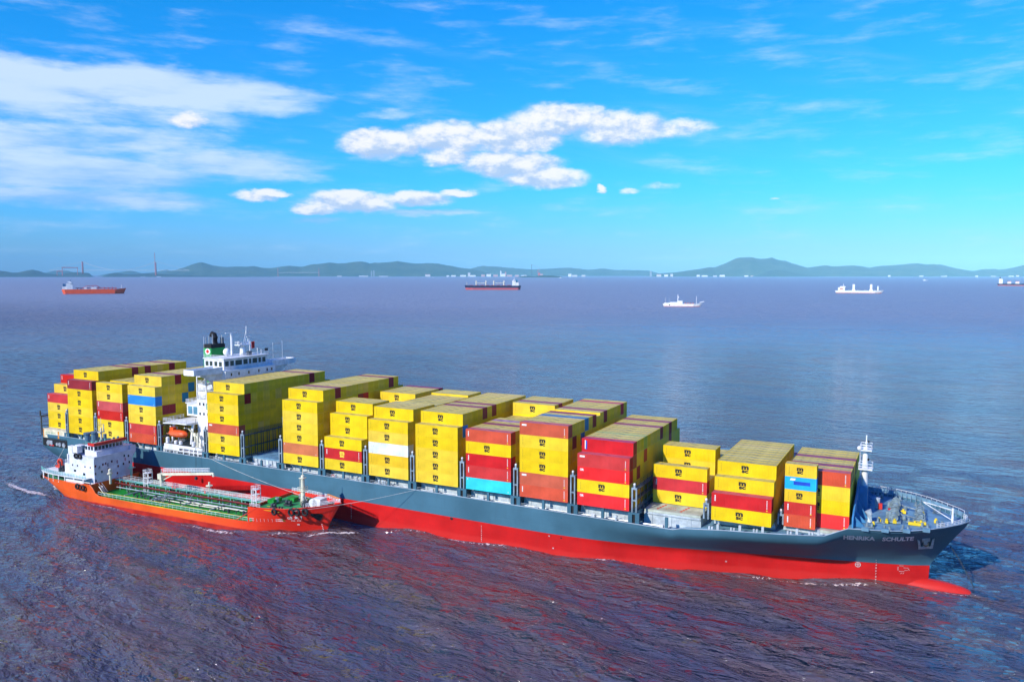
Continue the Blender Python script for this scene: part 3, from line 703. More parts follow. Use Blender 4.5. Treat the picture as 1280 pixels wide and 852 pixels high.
def build_decks():
    # hatch coamings and covers between the passageways
    for bi, (nm, X, H, *_ ) in enumerate(BAYS):
        if X > 110: hy = 13.5
        elif X > 95: hy = 15.5
        else: hy = 17.0
        zt = lerp_tab(TOP, X + 6) - .9; y1 = hy
        if X < -95: continue
        mb = MB(); mb.box(X - .2, -hy, zt, X + 12.4, hy, 12.0)
        for q in range(3): x = X + 1.6 + q * 4.3; mb.box(x, -hy - .12, zt, x + .12, -hy, 11.7)
        mb.box(X - .1, -hy - .3, 11.55, X + 12.3, -hy, 11.7)
        mb.build('hatch_coaming', LGREY, SHIP)
        mb = MB(); full = max(H) == 0
        for a, b in ((-hy - .1, -hy / 3 - .05), (-hy / 3 + .05, hy / 3 - .05), (hy / 3 + .05, hy + .1)): mb.box(X - .1, a, 12.02, X + 12.3, b, 12.5)
        mb.build('hatch_cover', HATCH, SHIP)
    X = -14.3; mb = MB(); mb.box(X - .2, -17, 10, X + 12.4, 17, 12.0)
    for q in range(9): x = X + .6 + q * 1.4; mb.box(x, -17.22, 10, x + .14, -17, 11.9)
    mb.build('hatch_coaming', LGREY, SHIP)
    mb = MB()
    for a, b in ((-17.1, -5.7), (-5.6, 5.6), (5.7, 17.1)): mb.box(X - .1, a, 12.02, X + 12.3, b, 12.5)
    for q in range(5):
        for r in range(6): mb.cyl((X + .8 + q * 2.7, -16 + r * 2.46, 12.5), .16, .10, 6)
    mb.build('hatch_cover', DECKBLUE, SHIP)
    # red hold marks painted on the cover of the low ninth bay
    mb = MB()
    for x0 in (103.4, 108.6):
        for q in range(4): mb.box(x0 + q * .25, -14.6 + q * 1.1, 12.502, x0 + q * .25 + .45, -13.7 + q * 1.1, 12.512)
    for q in range(7): mb.box(105.2 + q * .33, -13.6 + (q % 3) * .7, 12.502, 105.5 + q * .33, -13.3 + (q % 3) * .7, 12.512)
    mb.build('cover_marking', REDP, SHIP)
HATCH = paint('hatch_cover_paint', (.46, .50, .40), .6, .25, .4, 0, rust=.45)
build_decks()

GAPS = [-93.1, -78.7, -64.0, -49.3, -30.0, -15.3, -1.2, 13.3, 27.7, 42.2, 56.6, 71.1, 85.5, 99.9, 114.9, 129.5]
POST = paint('lashing_frame_grey', (.24, .31, .36), .5, .25, .5, .3)
POSTD = paint('lashing_frame_dark', (.07, .085, .10), .5, .25)
def build_lashing():
    protos = {}
    def frame(xc, hy, ztop, zb, nrow):
        m = MB()
        # upright outer panels with a tall slot, at both ship sides
        for s in (-1, 1):
            y = s * hy - (0 if s < 0 else .35)
            for dx in (-.62, .30): m.box(xc + dx, y, 12.5, xc + dx + .30, y + .35, ztop - .9)
            m.box(xc - .62, y, ztop - .9, xc + .60, y + .35, ztop - .5); m.box(xc - .32, y + .02, 15.0, xc + .30, y + .33, 15.25)
            m.box(xc - .2, y + .05, ztop - .5, xc + .2, y + .3, ztop)
        for z in (15.0, ztop - 1.2): m.box(xc - .60, -hy + .3, z - .14, xc - .50, hy - .3, z)      # beams tying both end frames together
        o = m.build('lashing_bridge', POST, SHIP)
        m = MB()
        for j in range(nrow + 1):
            y = -hy + .5 + (2 * hy - 1.0) * j / nrow
            for dx in (-.45, .35): m.box(xc + dx, y - .1, 12.5, xc + dx + .10, y + .1, ztop - .7)
        for z in (15.2, ztop - 1.0): m.box(xc - .55, -hy + .4, z, xc + .55, hy - .4, z + .10)
        m.rail([(xc - .5, -hy + .4, ztop - .9), (xc - .5, hy - .4, ztop - .9)], 1.0, 2.46, .035, 2)
        m.rail([(xc + .5, -hy + .4, ztop - .9), (xc + .5, hy - .4, ztop - .9)], 1.0, 2.46, .035, 2)
        q = m.build('walkway', POSTD, o)
        m = MB(); m.ell((xc, -hy + .2, ztop + .25), .28, .28, .3, 8, 6); m.pipe([(xc, -hy + .2, ztop), (xc, -hy + .2, ztop + .3)], .06, 5); m.build('deck_lamp', WHITE, o)
        return o
    for x in GAPS:
        if x > 125: frame(x, 13.6, 15.2, 12.5, 11)
        elif x > 110: frame(x, 17.0, 16.4, 12.5, 13)
        elif x > 95: frame(x, 19.5, 18.4, 12.5, 15)
        else: frame(x, 19.6, 19.6, 12.5, 16)
    # pedestals rising from the ship side, each slot's shade a black plate; slimmer ones mid-bay
    for x in GAPS:
        if x > 112: continue
        zt = lerp_tab(TOP, x); m = MB()
        for s in (-1, 1):
            y = -19.78 if s < 0 else 19.38
            m.box(x - 1.25, y, zt - .9, x - .35, y + .4, 12.48); m.box(x + .35, y, zt - .9, x + 1.25, y + .4, 12.48); m.box(x - .35, y + .003, zt - .9, x + .35, y + .38, zt - .1); m.box(x - .35, y + .003, 12.1, x + .35, y + .38, 12.48)
            m.box(x - 1.2, y - s * 2.2 - .1 if s > 0 else y + .4, 12.2, x + 1.2, y + .0 if s > 0 else y + 2.6, 12.45)
        m.box(x - .5, -17.2, 12.06, x + .5, 17.2, 12.19)
        m.build('lashing_pedestal', BLUEG, SHIP)
        m = MB(); m.box(x - .34, -19.45, zt - .1, x + .34, -19.40, 12.1); m.build('slot_shade', BLACK, [o for o in SHIP.children if o.name.startswith('lashing_pedestal')][-1])
    for nm, X, H, *_ in BAYS + [('', -14.3, [])]:
        if X > 112 or X < -95: continue
        zt = lerp_tab(TOP, X + 6); m = MB()
        for s in (-1, 1):
            y = -19.78 if s < 0 else 19.38
            m.box(X + 5.75, y, zt - .9, X + 6.4, y + .4, 12.45)
        m.build('support_post', BLUEG, SHIP)
    for x in (117.5, 122.0, 126.5, 133.0, 137.0):
        zt = lerp_tab(TOP, x); m = MB(); y = -half(x, zt) + 1.2
        m.box(x, y, zt - .9, x + .5, y + .5, zt + .9); m.cyl((x - 1.4, y - .3, zt - .8), .22, 1.2, 8); m.cyl((x - .8, y - .3, zt - .8), .22, 1.2, 8)
        m.build('mooring_bitts', LGREY, SHIP)
build_lashing()

def build_passage():
    # pipes, boxes, hose reels and rails along the open side passage
    r = random.Random(11)
    m = MB()
    for y in (-17.9, -18.25): m.pipe([(-45, y, 10.9), (30, y, 10.35), (108, y, 9.9)], .12, 6)
    m.build('deck_pipes', STEEL, SHIP)
    m = MB()
    for k in range(len(GAPS) - 3):
        a, b = GAPS[k] + 1.3, GAPS[k + 1] - 1.3
        if a < -60 or b > 112 or b - a > 20: continue
        z = lerp_tab(TOP, (a + b) / 2) - .05; mid = (a + b) / 2
        m.rail([(a, -19.5, z), (mid - .6, -19.5, z)], .75, 1.4, .035, 2); m.rail([(mid + .6, -19.5, z), (b, -19.5, z)], .75, 1.4, .035, 2)
    m.build('side_rail', LGREY, SHIP)
    for k in range(34):
        x = r.uniform(-44, 107)
        if min(abs(x - g) for g in GAPS) < 1.8: continue
        z = lerp_tab(TOP, x) - .9; t = r.random(); m = MB()
        if t < .4: m.box(x, -18.9, z, x + r.uniform(.6, 1.4), -18.3, z + r.uniform(.8, 1.5)); m.build('deck_locker', WHITE if r.random() < .7 else LGREY, SHIP)
        elif t < .7: m.cyl((x, -18.8, z), .28, 1.5, 10); m.ell((x, -18.8, z + 1.6), .42, .42, .3, 10, 6); m.build('deck_vent', LGREY, SHIP)
        elif t < .85: m.torus((x, -18.9, z + .9), .45, .14, 'y', 12, 6); m.box(x - .1, -18.9, z, x + .1, -18.7, z + .9); m.build('hose_reel', REDP, SHIP)
        else: m.pipe([(x, -19.1, z + .5), (x + 1.6, -19.1, z + .5)], .3, 10); m.build('gas_cylinder', YEL if r.random() < .5 else DGREY, SHIP)
build_passage()

def build_house():
    F, A = -31.0, -37.3
    acc = MB(); acc.box(A, -10.3, 12.5, F, 10.4, 35.0); acc.box(-37.3, -15.6, 12.4, -31.6, -10.3, 27.0); acc.box(-45, -9, 12.5, -37.3, 9, 30)
    acc.box(-44.9, -10.3, 10.2, -37.3, 10.4, 13.6)
    house = acc.build('superstructure', WHITE, SHIP)
    m = MB()
    for y in (-8, -5, -1, 3.2, 6.8, 8.8): m.box(F - .02, y - .28, 33.4, F + .03, y + .28, 34.3)
    m.box(-33.3, -10.33, 33.3, -32.8, -10.28, 34.3)
    for z in (28.5, 25.6, 22.7):
        for x in (-36.2, -34.6, -33.0): m.box(x - .3, -15.64 if z < 27 else -10.33, z - .4, x + .3, -15.59 if z < 27 else -10.28, z + .4)
    m.build('portholes', GLASS, house)
    # green sign on the white side wall
    m = MB(); m.box(-33.6, -15.66, 24.2, -32.0, -15.61, 25.8); sg = m.build('emblem_sign', paint('sign_green', (.01, .30, .18), .5, .1), house)
    m = MB(); letter(m, 'S', lambda x, z: (x, -15.68, z), -33.35, 24.45, -32.25, 25.6, .04); m.build('lettering', WHITE, sg)
    # open stair tower above the side wall
    m = MB()
    for x in (-37.2, -33.4):
        for y in (-15.5, -12.5): m.box(x - .15, y - .15, 27, x + .15, y + .15, 33.8)
    for z in (29.2, 31.4, 33.6): m.box(-37.4, -15.6, z, -33.2, -10.4, z + .15)
    for z in (27.05, 29.35, 31.55): m.rail([(-37.3, -10.5, z), (-37.3, -15.5, z), (-33.3, -15.5, z)], 1.0, 1.2, .045, 3)
    for z in (27, 29.3, 31.5): m.pipe([(-37, -14.5, z), (-33.6, -14.5, z + 2.1)], .12, 4)
    m.pipe([(-37.2, -15.5, 33.8), (-36.5, -15.5, 34.2), (-33.3, -12.0, 31.2)], .14, 5)
    m.build('stair_tower', WHITE, SHIP)
    # boat deck terrace, window block and the low white deckhouse at the ship side
    m = MB(); m.box(-47.6, -18.6, 19.5, -37.3, -9, 19.8)
    m.add([(-47.4, -19.7, 19.5), (-41.5, -19.7, 19.8), (-37.4, -19.7, 19.8), (-37.4, -19.7, 20.1), (-41.5, -19.7, 20.1), (-47.4, -19.7, 19.8), (-47.4, -15, 19.5), (-41.5, -15, 19.8), (-37.4, -15, 19.8), (-37.4, -15, 20.1), (-41.5, -15, 20.1), (-47.4, -15, 19.8)],
          [(0, 1, 2, 3, 4, 5), (11, 10, 9, 8, 7, 6), (0, 6, 7, 1), (1, 7, 8, 2), (2, 8, 9, 3), (3, 9, 10, 4), (4, 10, 11, 5), (5, 11, 6, 0)])
    for x in (-46.6, -38.6):
        m.prism([(x, 13.6), (x + .5, 13.6), (x + 1.6, 19.5), (x + .9, 19.5)], 'y', -17.6, -17.1)
    m.rail([(-47.4, -12, 20.0), (-47.4, -19.6, 20.0), (-41.5, -19.6, 20.1), (-37.5, -19.6, 20.1)], 1.15, 1.1, .05, 3); bd = m.build('boat_deck', WHITE, SHIP)
    m = MB(); m.box(-42.4, -15.0, 21.6, -37.4, -9.2, 25.3); m.box(-42.7, -15.3, 25.3, -37.3, -9, 25.55); m.rail([(-42.6, -9.2, 25.55), (-42.6, -15.2, 25.55), (-37.4, -15.2, 25.55)], 1.0, 1.1, .05, 3); wb = m.build('window_block', WHITE, SHIP)
    m = MB()
    for x in (-41.9, -39.7): m.box(x, -15.05, 22.2, x + 1.8, -14.98, 24.5)
    m.build('window', paint('window_blue', (.12, .28, .36), .1, .1), wb)
    m = MB(); m.box(-47.6, -19.6, 11.7, -41.0, -19.3, 13.5); m.box(-41.0, -19.6, 12.6, -31.2, -19.3, 13.4); m.box(-47.6, -19.6, 11.6, -31.2, -14, 11.8); m.box(-47.6, -19.6, 12.6, -47.3, -12, 13.5)
    for x in (-39.5, -37.0, -35.2, -33.4): m.box(x, -19.5, 9.8, x + .3, -19.2, 12.6)
    for x in (-46.6, -45.0, -43.4, -41.9): m.box(x - .09, -19.55, 9.9, x + .09, -19.35, 11.6)
    m.build('side_deckhouse', WHITE, SHIP)
    m = MB()
    for x, h in ((-47.0, 1.5), (-43.4, .8), (-41.4, .8), (-36, 1.0)): m.cyl((x, -18.5, 13.5), .55, h, 12); m.ell((x, -18.5, 13.5 + h), .55, .55, .3, 12, 6)
    m.build('raft_canister', WHITE, SHIP)
    m = MB(); m.box(-41, -19.0, 9.9, -31.3, -16, 11.4); m.build('recess_shade', DGREY, SHIP)  # dark block stands for the shade inside the open side
    # davit for the boat and the pale provision crane beside it
    m = MB()
    for x in (-45.6, -39.6): m.pipe([(x, -15.6, 13.5), (x, -16.2, 18.0), (x, -18.6, 18.6)], .20, 6)
    m.build('boat_davit', WHITE, SHIP)
    m = MB(); m.pipe([(-36.5, -17.4, 13.4), (-36.5, -17.4, 17.2)], .30, 8); m.pipe([(-36.5, -17.4, 17.0), (-33.2, -18.4, 13.8)], .18, 6); m.pipe([(-38.4, -18.2, 18.4), (-36.5, -17.4, 16.6)], .18, 6); m.pipe([(-34.2, -18.4, 17.6), (-34.4, -18.4, 13.2)], .22, 6); m.box(-37.1, -17.8, 16.2, -35.9, -17, 16.9)
    m.build('provision_crane', CREAM, SHIP)
    # navigation bridge with wings
    m = MB(); m.box(-37.6, -10.6, 35.02, -31.8, 10.6, 35.2); m.box(-41.2, -9, 35.2, -33, 9, 38.3); m.box(-41.5, -9.3, 38.3, -32.6, 9.3, 38.55)
    nb = m.build('navigation_bridge', WHITE, SHIP)
    m = MB(); y = -8.5
    for w in (1.7, 1.7, 2.9, 2.0, 1.1, 2.2, 1.3, 1.6):
        m.box(-33.02, y, 36.2, -32.95, y + w - .3, 37.7); y += w + .35
    for x in (-40.6, -38.9, -36.9, -35.0): m.box(x, -9.05, 36.2, x + 1.2, -8.97, 37.6)
    m.build('window', paint('bridge_glass', (.05, .07, .06), .12, .2), nb)
    for s in (-1, 1):
        m = MB()
        a = (-1, 1)[s > 0]
        def Y(v): return a * v
        # floor, end plate, forward and after bulwark of the wing
        m.prism([(Y(9.5), 34.8), (Y(21.0), 34.8), (Y(21.0), 35.0), (Y(9.5), 35.0)], 'x', -36.2, -32.2)
        m.prism([(Y(20.8), 34.7), (Y(21.05), 34.7), (Y(21.05), 36.3), (Y(20.8), 36.3)], 'x', -36.2, -32.2)
        m.prism([(Y(10.3), 34.2), (Y(21.0), 34.7), (Y(21.0), 36.3), (Y(10.3), 36.3)], 'x', -32.3, -32.1)
        m.prism([(Y(10.3), 34.8), (Y(21.0), 34.8), (Y(21.0), 36.3), (Y(10.3), 36.3)], 'x', -36.3, -36.1)
        m.prism([(Y(10.3), 30.4), (Y(11.4), 30.4), (Y(18.6), 34.7), (Y(10.3), 34.7)], 'x', -33.0, -32.7)
        m.build('bridge_wing', WHITE, SHIP)
    m = MB(); m.rail([(-32.0, -9.8, 35.2), (-31.85, 10, 35.2)], 1.0, 1.0, .045, 3); m.rail([(-32.7, -9.1, 38.55), (-32.7, 9.1, 38.55)], 1.0, 1.4, .04, 3); m.rail([(-41.3, -9.1, 38.55), (-32.7, -9.1, 38.55)], 1.0, 1.4, .04, 3); m.build('bridge_rail', WHITE, SHIP)
    # funnel, pipes, masts, dome
    m = MB(); m.box(-46.6, -4.4, 30, -43.2, 1.2, 40.9); m.m(1).box(-46.6, -4.4, 40.9, -43.2, 1.2, 42.1); fu = m.build('funnel', [GREENF, BLACK], SHIP)
    m = MB(); m.prism([(math.cos(a * .5236) * 1.15 - 44.7, math.sin(a * .5236) * .95 + 39.9) for a in range(12)], 'y', -4.47, -4.41); em = m.build('emblem', WHITE, fu)
    m = MB(); m.prism([(-45.5, 39.9), (-44.7, 40.6), (-43.9, 39.9), (-44.7, 39.3)], 'y', -4.50, -4.48); m.build('emblem_diamond', REDP, em)
    m = MB(); m.pipe([(-44.9, -1.2, 42), (-44.9, -1.2, 44.0), (-45.3, -1.2, 44.8), (-46.2, -1.4, 45.1)], .95, 12); m.pipe([(-44.2, 1.0, 42), (-44.2, 1.0, 44)], .5, 10); m.build('exhaust_stack', BLACK, fu)
    m = MB()
    for x, y, h in ((-46.2, -3.6, 2.6), (-45.6, -2.9, 3.0), (-44.0, -3.0, 3.6), (-43.4, 0.2, 3.2)): m.pipe([(x, y, 42.2), (x, y, 41.6 + h)], .17, 6)
    m.build('vent_pipe', STEEL, fu)
    m = MB(); m.ell((-38.5, -2.6, 39.9), 1.05, 1.05, 1.15, 14, 10); m.cyl((-38.5, -2.6, 38.5), .4, .8, 8); m.build('radome', WHITE, SHIP, smooth=True)
    m = MB(); m.pipe([(-39.2, 0.2, 38.5), (-39.2, 0.2, 45.6)], .38, 8); m.box(-39.4, -2.2, 45.55, -39.1, 2.6, 45.75); m.m(1).pipe([(-39.6, .5, 39), (-39.6, .5, 45)], .3, 8); m.build('signal_mast', [WHITE, BLACK], SHIP)
    m = MB(); m.pipe([(-37.5, 3.0, 38.5), (-37.5, 3.0, 42.3)], 1.0, 10, True, .5); m.box(-38.6, .8, 41.6, -36.4, 5.6, 41.9); m.rail([(-36.5, .9, 41.9), (-36.5, 5.5, 41.9)], .9, .9, .05, 2); m.rail([(-38.5, .9, 41.9), (-36.5, .9, 41.9)], .9, .9, .05, 2)
    m.pipe([(-37.5, 4.4, 41.9), (-37.9, 5.2, 47.5)], .12, 5); m.pipe([(-37.5, 3.4, 41.9), (-37.9, 5.0, 46.0)], .08, 4); m.pipe([(-37.5, 5.4, 41.8), (-37.5, 5.9, 44.2)], .3, 6); m.box(-37.8, 4.7, 44.0, -37.2, 6.5, 44.2); m.box(-37.6, 4.6, 46.0, -37.4, 5.6, 46.15); m.cyl((-37.5, 1.4, 41.9), .3, 1.0, 8)
    m.build('radar_mast', WHITE, SHIP)
    m = MB(); m.pipe([(-40, 8.6, 38.5), (-40, 8.6, 44)], .16, 6); m.pipe([(-40, 7.8, 42.8), (-40, 9.4, 42.8)], .06, 4); m.build('flag_mast', WHITE, SHIP)
    fl = MB(); n = 8; vs = [(-40 + .18 * math.sin(i * 1.1), 9.3 + i * .28 * .62, z) for i in range(n) for z in (40.0, 42.2)]
    fl.add(vs, [(2 * i, 2 * i + 2, 2 * i + 3, 2 * i + 1) for i in range(n - 1)]); fl.build('flag', REDP, SHIP)
    m = MB()
    for y, h in ((5.8, 2.2), (7.4, 1.6)): m.pipe([(-34, y, 38.5), (-34, y, 38.5 + h)], .1, 5)
    m.pipe([(-41.3, -8.9, 38.5), (-41.3, -8.9, 45)], .05, 4); m.pipe([(-36, 19, 36.2), (-36, 19, 42)], .05, 4); m.pipe([(-33.4, 12, 36.2), (-33.4, 12, 42)], .05, 4)
    m.build('whip_aerial', WHITE, SHIP)
    m = MB(); m.box(-34.0, 8.9, 39.4, -33.8, 10.2, 40.3); letter(m, 'FREE', lambda x, z: (-33.78, x, z), 9.0, 39.6, 10.1, 40.1) if 0 else None; m.box(-35.5, 2.6, 38.55, -34.5, 4.0, 39.8); m.build('deck_box', DGREY, SHIP)
build_house()

GREYB = paint('winch_grey_blue', (.20, .27, .30), .5, .4, 1.2, 0, rust=.2)
def build_bow():
    z = 13.95
    m = MB(); m.prism([(-14.4, z), (14.4, z), (14.4, z + 2.0), (12.0, z + 2.9), (5.0, z + 5.0), (2.6, z + 6.8), (-2.6, z + 6.8), (-5.0, z + 5.0), (-12.4, z + 2.9), (-14.4, z + 2.0)], 'x', 143.1, 143.4)
    for y in (-13, -9.5, -6, -2.4, 2.4, 6, 9.5, 13):
        h = 2.2 if abs(y) > 8 else 3.8; m.add([(143.4, y - .08, z), (145.6, y - .08, z), (143.4, y - .08, z + h), (143.4, y + .08, z), (145.6, y + .08, z), (143.4, y + .08, z + h)], [(0, 1, 2), (5, 4, 3), (0, 3, 4, 1), (1, 4, 5, 2), (2, 5, 3, 0)])
    m.build('breakwater', FRAMEBLUE, SHIP)
    m = MB(); m.box(143.4, -1.4, z, 145.0, 1.4, z + 5.4); m.m(1); m.pipe([(144.3, 0, z + 3.2), (144.3, 0, 27.6)], .72, 12, True, .5)
    m.box(143.0, -1.5, 22.9, 145.8, 1.5, 23.1); m.rail([(143.1, -1.4, 23.1), (145.7, -1.4, 23.1), (145.7, 1.4, 23.1), (143.1, 1.4, 23.1), (143.1, -1.4, 23.1)], 1.1, 1.3, .06, 2)
    m.box(143.2, -1.7, 27.0, 145.6, 1.7, 27.2); m.rail([(143.3, -1.6, 27.2), (145.5, -1.6, 27.2), (145.5, 1.6, 27.2), (143.3, 1.6, 27.2), (143.3, -1.6, 27.2)], 1.0, 1.3, .06, 2)
    m.ell((143.2, -1.5, 27.5), .5, .5, .5, 8, 6); m.pipe([(144.4, 0, 27.2), (144.4, 0, 30.1)], .13, 6); m.box(144.2, -.5, 28.4, 144.6, .5, 28.6)
    m.ladder((143.3, -.2, 14.5), (143.3, -.2, 27), .5, .05, 'y')
    m.build('foremast', [FRAMEBLUE, WHITE], SHIP)
    m = MB(); m.box(144.7, -.45, 28.6, 145.0, .0, 29.0); m.ell((144.9, -.3, 25.0), .22, .22, .28, 8, 6); m.build('mast_lamp', BLACK, SHIP)
    m = MB(); m.pipe([(144.5, .2, 27.0), (160.8, 0, 14.8)], .025, 4); m.pipe([(144.5, .2, 24.0), (153.5, 5.0, 14.4)], .025, 4); m.build('stay', DGREY, SHIP)
    for x, y in ((150.3, -3.6), (150.3, 4.0)):
        m = MB()
        for k, (r_, w) in enumerate(((.7, 1.3), (.5, .5), (.85, .9), (.45, .5), (.6, 1.1))):
            yy = y - 3.2 + k * 1.45; m.pipe([(x, yy, z + 1.1), (x, yy + w, z + 1.1)], r_, 14); m.torus((x, yy, z + 1.1), r_ + .1, .12, 'y', 14, 6)
        m.box(x - 1.4, y - 3.4, z, x + 1.4, y + 3.9, z + .35); m.box(x - 1.5, y - .6, z, x - .4, y + .6, z + 1.5); m.cyl((x + 1.9, y, z), .4, .9, 10)
        m.pipe([(x + 1.0, y + .4, z + .9), (x + 5.6, y * 1.0 - (y > 0) * 1.2 + (y < 0) * .6, z + .35)], .16, 6); m.build('windlass', GREYB, SHIP)
    for x, y in ((155.2, -1.8), (155.0, 2.6)):
        m = MB(); m.pipe([(x, y - 1.2, z + .9), (x, y + 1.2, z + .9)], .5, 12); m.torus((x, y - 1.2, z + .9), .75, .1, 'y', 14, 6); m.torus((x, y + 1.2, z + .9), .75, .1, 'y', 14, 6); m.box(x - 1, y - 1.5, z, x + 1, y + 1.6, z + .3); m.build('mooring_winch', GREYB, SHIP)
    m = MB()
    for x, y in ((146.2, -12.2), (149.4, -12.6), (152.6, -10.6), (156.0, -7.4), (158.6, -4.4), (146.8, 12), (150.5, 12), (154.6, 8.6), (158.2, 4.8), (148, -8), (153.5, -5)):
        for d in (-.45, .45): m.cyl((x + d, y, z), .24, .9, 8)
        m.box(x - .9, y - .35, z, x + .9, y + .35, z + .15)
    m.build('bollards', GREYB, SHIP)
    m = MB()
    for x, y, l in ((153.0, -6.9, 2.4), (154.4, -6.0, 1.8), (147.3, -7.6, .8), (148.8, -7.9, .6), (150.2, -7.2, .7), (157.6, -3.2, .7), (151.4, 1.0, 1.0), (155.2, .6, .7), (146.6, -11.2, .5)): m.box(x, y, z, x + l, y + .7, z + .55); m.cyl((x + l / 2, y + .3, z + .5), .22, .4, 8)
    m.build('mooring_rollers', YEL, SHIP)
    m = MB(); m.box(147.0, 2.2, z, 147.8, 3.0, z + 1.2); m.box(149, -.2, z, 149.5, .4, z + 1.0); m.build('fire_box', REDP, SHIP)
    m = MB(); m.pipe([(146, -8.4, z), (146, -8.4, z + 1.6), (145.6, -8.4, z + 2.3)], .45, 10, True, .7); m.pipe([(146.8, 3, z), (146.8, 3, z + 2.2)], .4, 10, True, .6); m.build('cowl_vent', LGREY, SHIP)
    # bulwark ribs on the far side, small mast with boom, rail at the tip
    m = MB()
    for k in range(20):
        s = 144.5 + k * .95; h = half(s, 14.3); y = h - .15
        m.add([(s, y, 13.95), (s, y - 1.0, 13.95), (s, y, 15.2), (s + .12, y, 13.95), (s + .12, y - 1.0, 13.95), (s + .12, y, 15.2)], [(0, 1, 2), (5, 4, 3), (0, 3, 4, 1), (1, 4, 5, 2), (2, 5, 3, 0)])
    vs = []; fs = []; n = 0
    for s in [144 + k * .5 for k in range(40)]:
        if s > 163.5: break
        h = half(s, 14.3); x = s2x(s, 14.4); vs += [(x, h - .05, 14.3), (x, h - .05, 15.3)]; n += 1
    m.add(vs, [(2 * i, 2 * i + 2, 2 * i + 3, 2 * i + 1) for i in range(n - 1)]); m.build('bulwark', paint('bulwark_inside', (.16, .30, .40), .5, .25, .5, 0, rust=.2), SHIP)
    m = MB(); pts = [(s2x(s, 14.4), half(s, 14.3) - .1, 15.3) for s in range(144, 164)]; m.rail(pts, .5, 1.0, .05, 1)
    pts = [(s2x(s, 14.4), -(half(s, 14.3) - .25), 14.3) for s in (158, 159.3, 160.5, 161.8, 163)] + [(163.6, 0, 14.3), (163.0, 1.5, 14.3)]; m.rail(pts, 1.0, .8, .05, 3); m.build('bow_rail', WHITE, SHIP)
    m = MB(); m.pipe([(160.9, -1.5, z), (160.9, -1.5, z + 3.0)], .22, 8); m.pipe([(160.9, -1.5, z + 2.6), (155.6, 2.6, z + 2.6)], .10, 6); m.pipe([(160.9, -1.5, z + .5), (155.6, 2.6, z + 2.5)], .08, 6); m.build('jack_staff', WHITE, SHIP)
    m = MB()
    for x in (145, 148.5, 152.2, 155.6):
        s = x; y = -half(s, 14.2) + .12; m.box(x, y - .3, 14.1, x + 1.3, y + .5, 14.75)
    m.build('fairlead', DECKBLUE, SHIP)
    # anchor in its pocket
    m = MB(); X0_, Z0_ = 156.3, 10.3
    def P(dx, dz, off): x, y, z_ = skin(X0_ + dx, Z0_ + dz, off); return (x, y, z_)
    def plate(pts, o1, o2):
        n = len(pts); m.add([P(a, b, o1) for a, b in pts] + [P(a, b, o2) for a, b in pts], [tuple(range(n)), tuple(range(2 * n - 1, n - 1, -1))] + [(i, (i + 1) % n, n + (i + 1) % n, n + i) for i in range(n)])
    plate([(-.5, -1.2), (.5, -1.2), (.35, 1.2), (-.35, 1.2)], .1, .5)
    plate([(-1.3, -1.5), (1.3, -1.5), (1.2, -.9), (-1.2, -.9)], .1, .7)
    plate([(-1.3, -1.3), (-.8, -1.3), (-1.1, 1.0), (-1.5, 1.5)], .15, .6)
    plate([(.8, -1.3), (1.3, -1.3), (1.5, 1.5), (1.1, 1.0)], .15, .6)
    plate([(-.7, .5), (.7, .5), (.7, 1.6), (-.7, 1.6)], .05, .25)
    an = m.build('anchor', paint('anchor_grey', (.40, .52, .55), .5, .3, 1, 0, rust=.3), SHIP)
    m = MB(); m.torus((0, 0, 0), .45, .14, 'y', 14, 6); x, y, z_ = skin(X0_, Z0_, .55); m.v = [(a + x, b + y, c + z_) for a, b, c in m.v]; m.build('shackle', BLACK, an)
    m = MB(); pts = [(160.8, .9, 8.4), (162.4, 1.2, 6.0), (163.9, 1.4, 3.2), (165.2, 1.5, 0.6), (165.9, 1.6, -1.5)]
    for a, b in zip(pts, pts[1:]):
        a, b = Vector(a), Vector(b); n = int((b - a).length / .42)
        for i in range(n): p = a.lerp(b, i / n); q = a.lerp(b, (i + .75) / n); m.pipe([p, q], .10 if i % 2 else .15, 5)
    m.build('anchor_chain', DGREY, SHIP)
build_bow()

def build_stern():
    m = MB(); m.box(-105.6, -19.83, 7.3, -93.0, -19.70, 9.85); m.build('mooring_deck_shade', BLACK, SHIP)  # black panel on the plating, painted shade of the open deck
    m = MB()
    for x, r_ in ((-102.6, .8), (-100.8, .6), (-98, .55), (-96.6, .7), (-94.6, .7)): m.pipe([(x, -20.1, 8.3), (x, -19.8, 8.3)], r_, 12)
    m.box(-103.0, -20.05, 8.0, -100.4, -19.82, 9.2); m.build('mooring_winch', STEEL, SHIP)
    m = MB(); m.box(-101.8, -20.05, 7.5, -99.6, -19.84, 7.9); m.build('fairlead', REDP, SHIP)
    m = MB()
    for y in (-19.4, -13, -6, 0, 6, 13, 19.1): m.box(-107.2, y, 10.5, -106.8, y + .35, 17.0)
    m.box(-107.3, -19.5, 16.6, -106.7, 19.5, 17.0); m.box(-107.25, -19.5, 13.4, -106.75, 19.5, 13.6); m.box(-107.3, -19.6, 17.0, -107.0, -19.2, 18.6)
    for x in (-105.3, -103.6): m.box(x, -17.0, 13.5, x + .25, -16.6, 16.9)
    m.build('stern_frame', POSTD, SHIP)
    m = MB(); m.box(-93.1, -19.76, 9.9, -91.9, -19.4, 12.5); m.box(-92.9, -19.3, 12.5, -92.1, -19.1, 20.5); m.build('stern_post', BLUEG, SHIP)
build_stern()

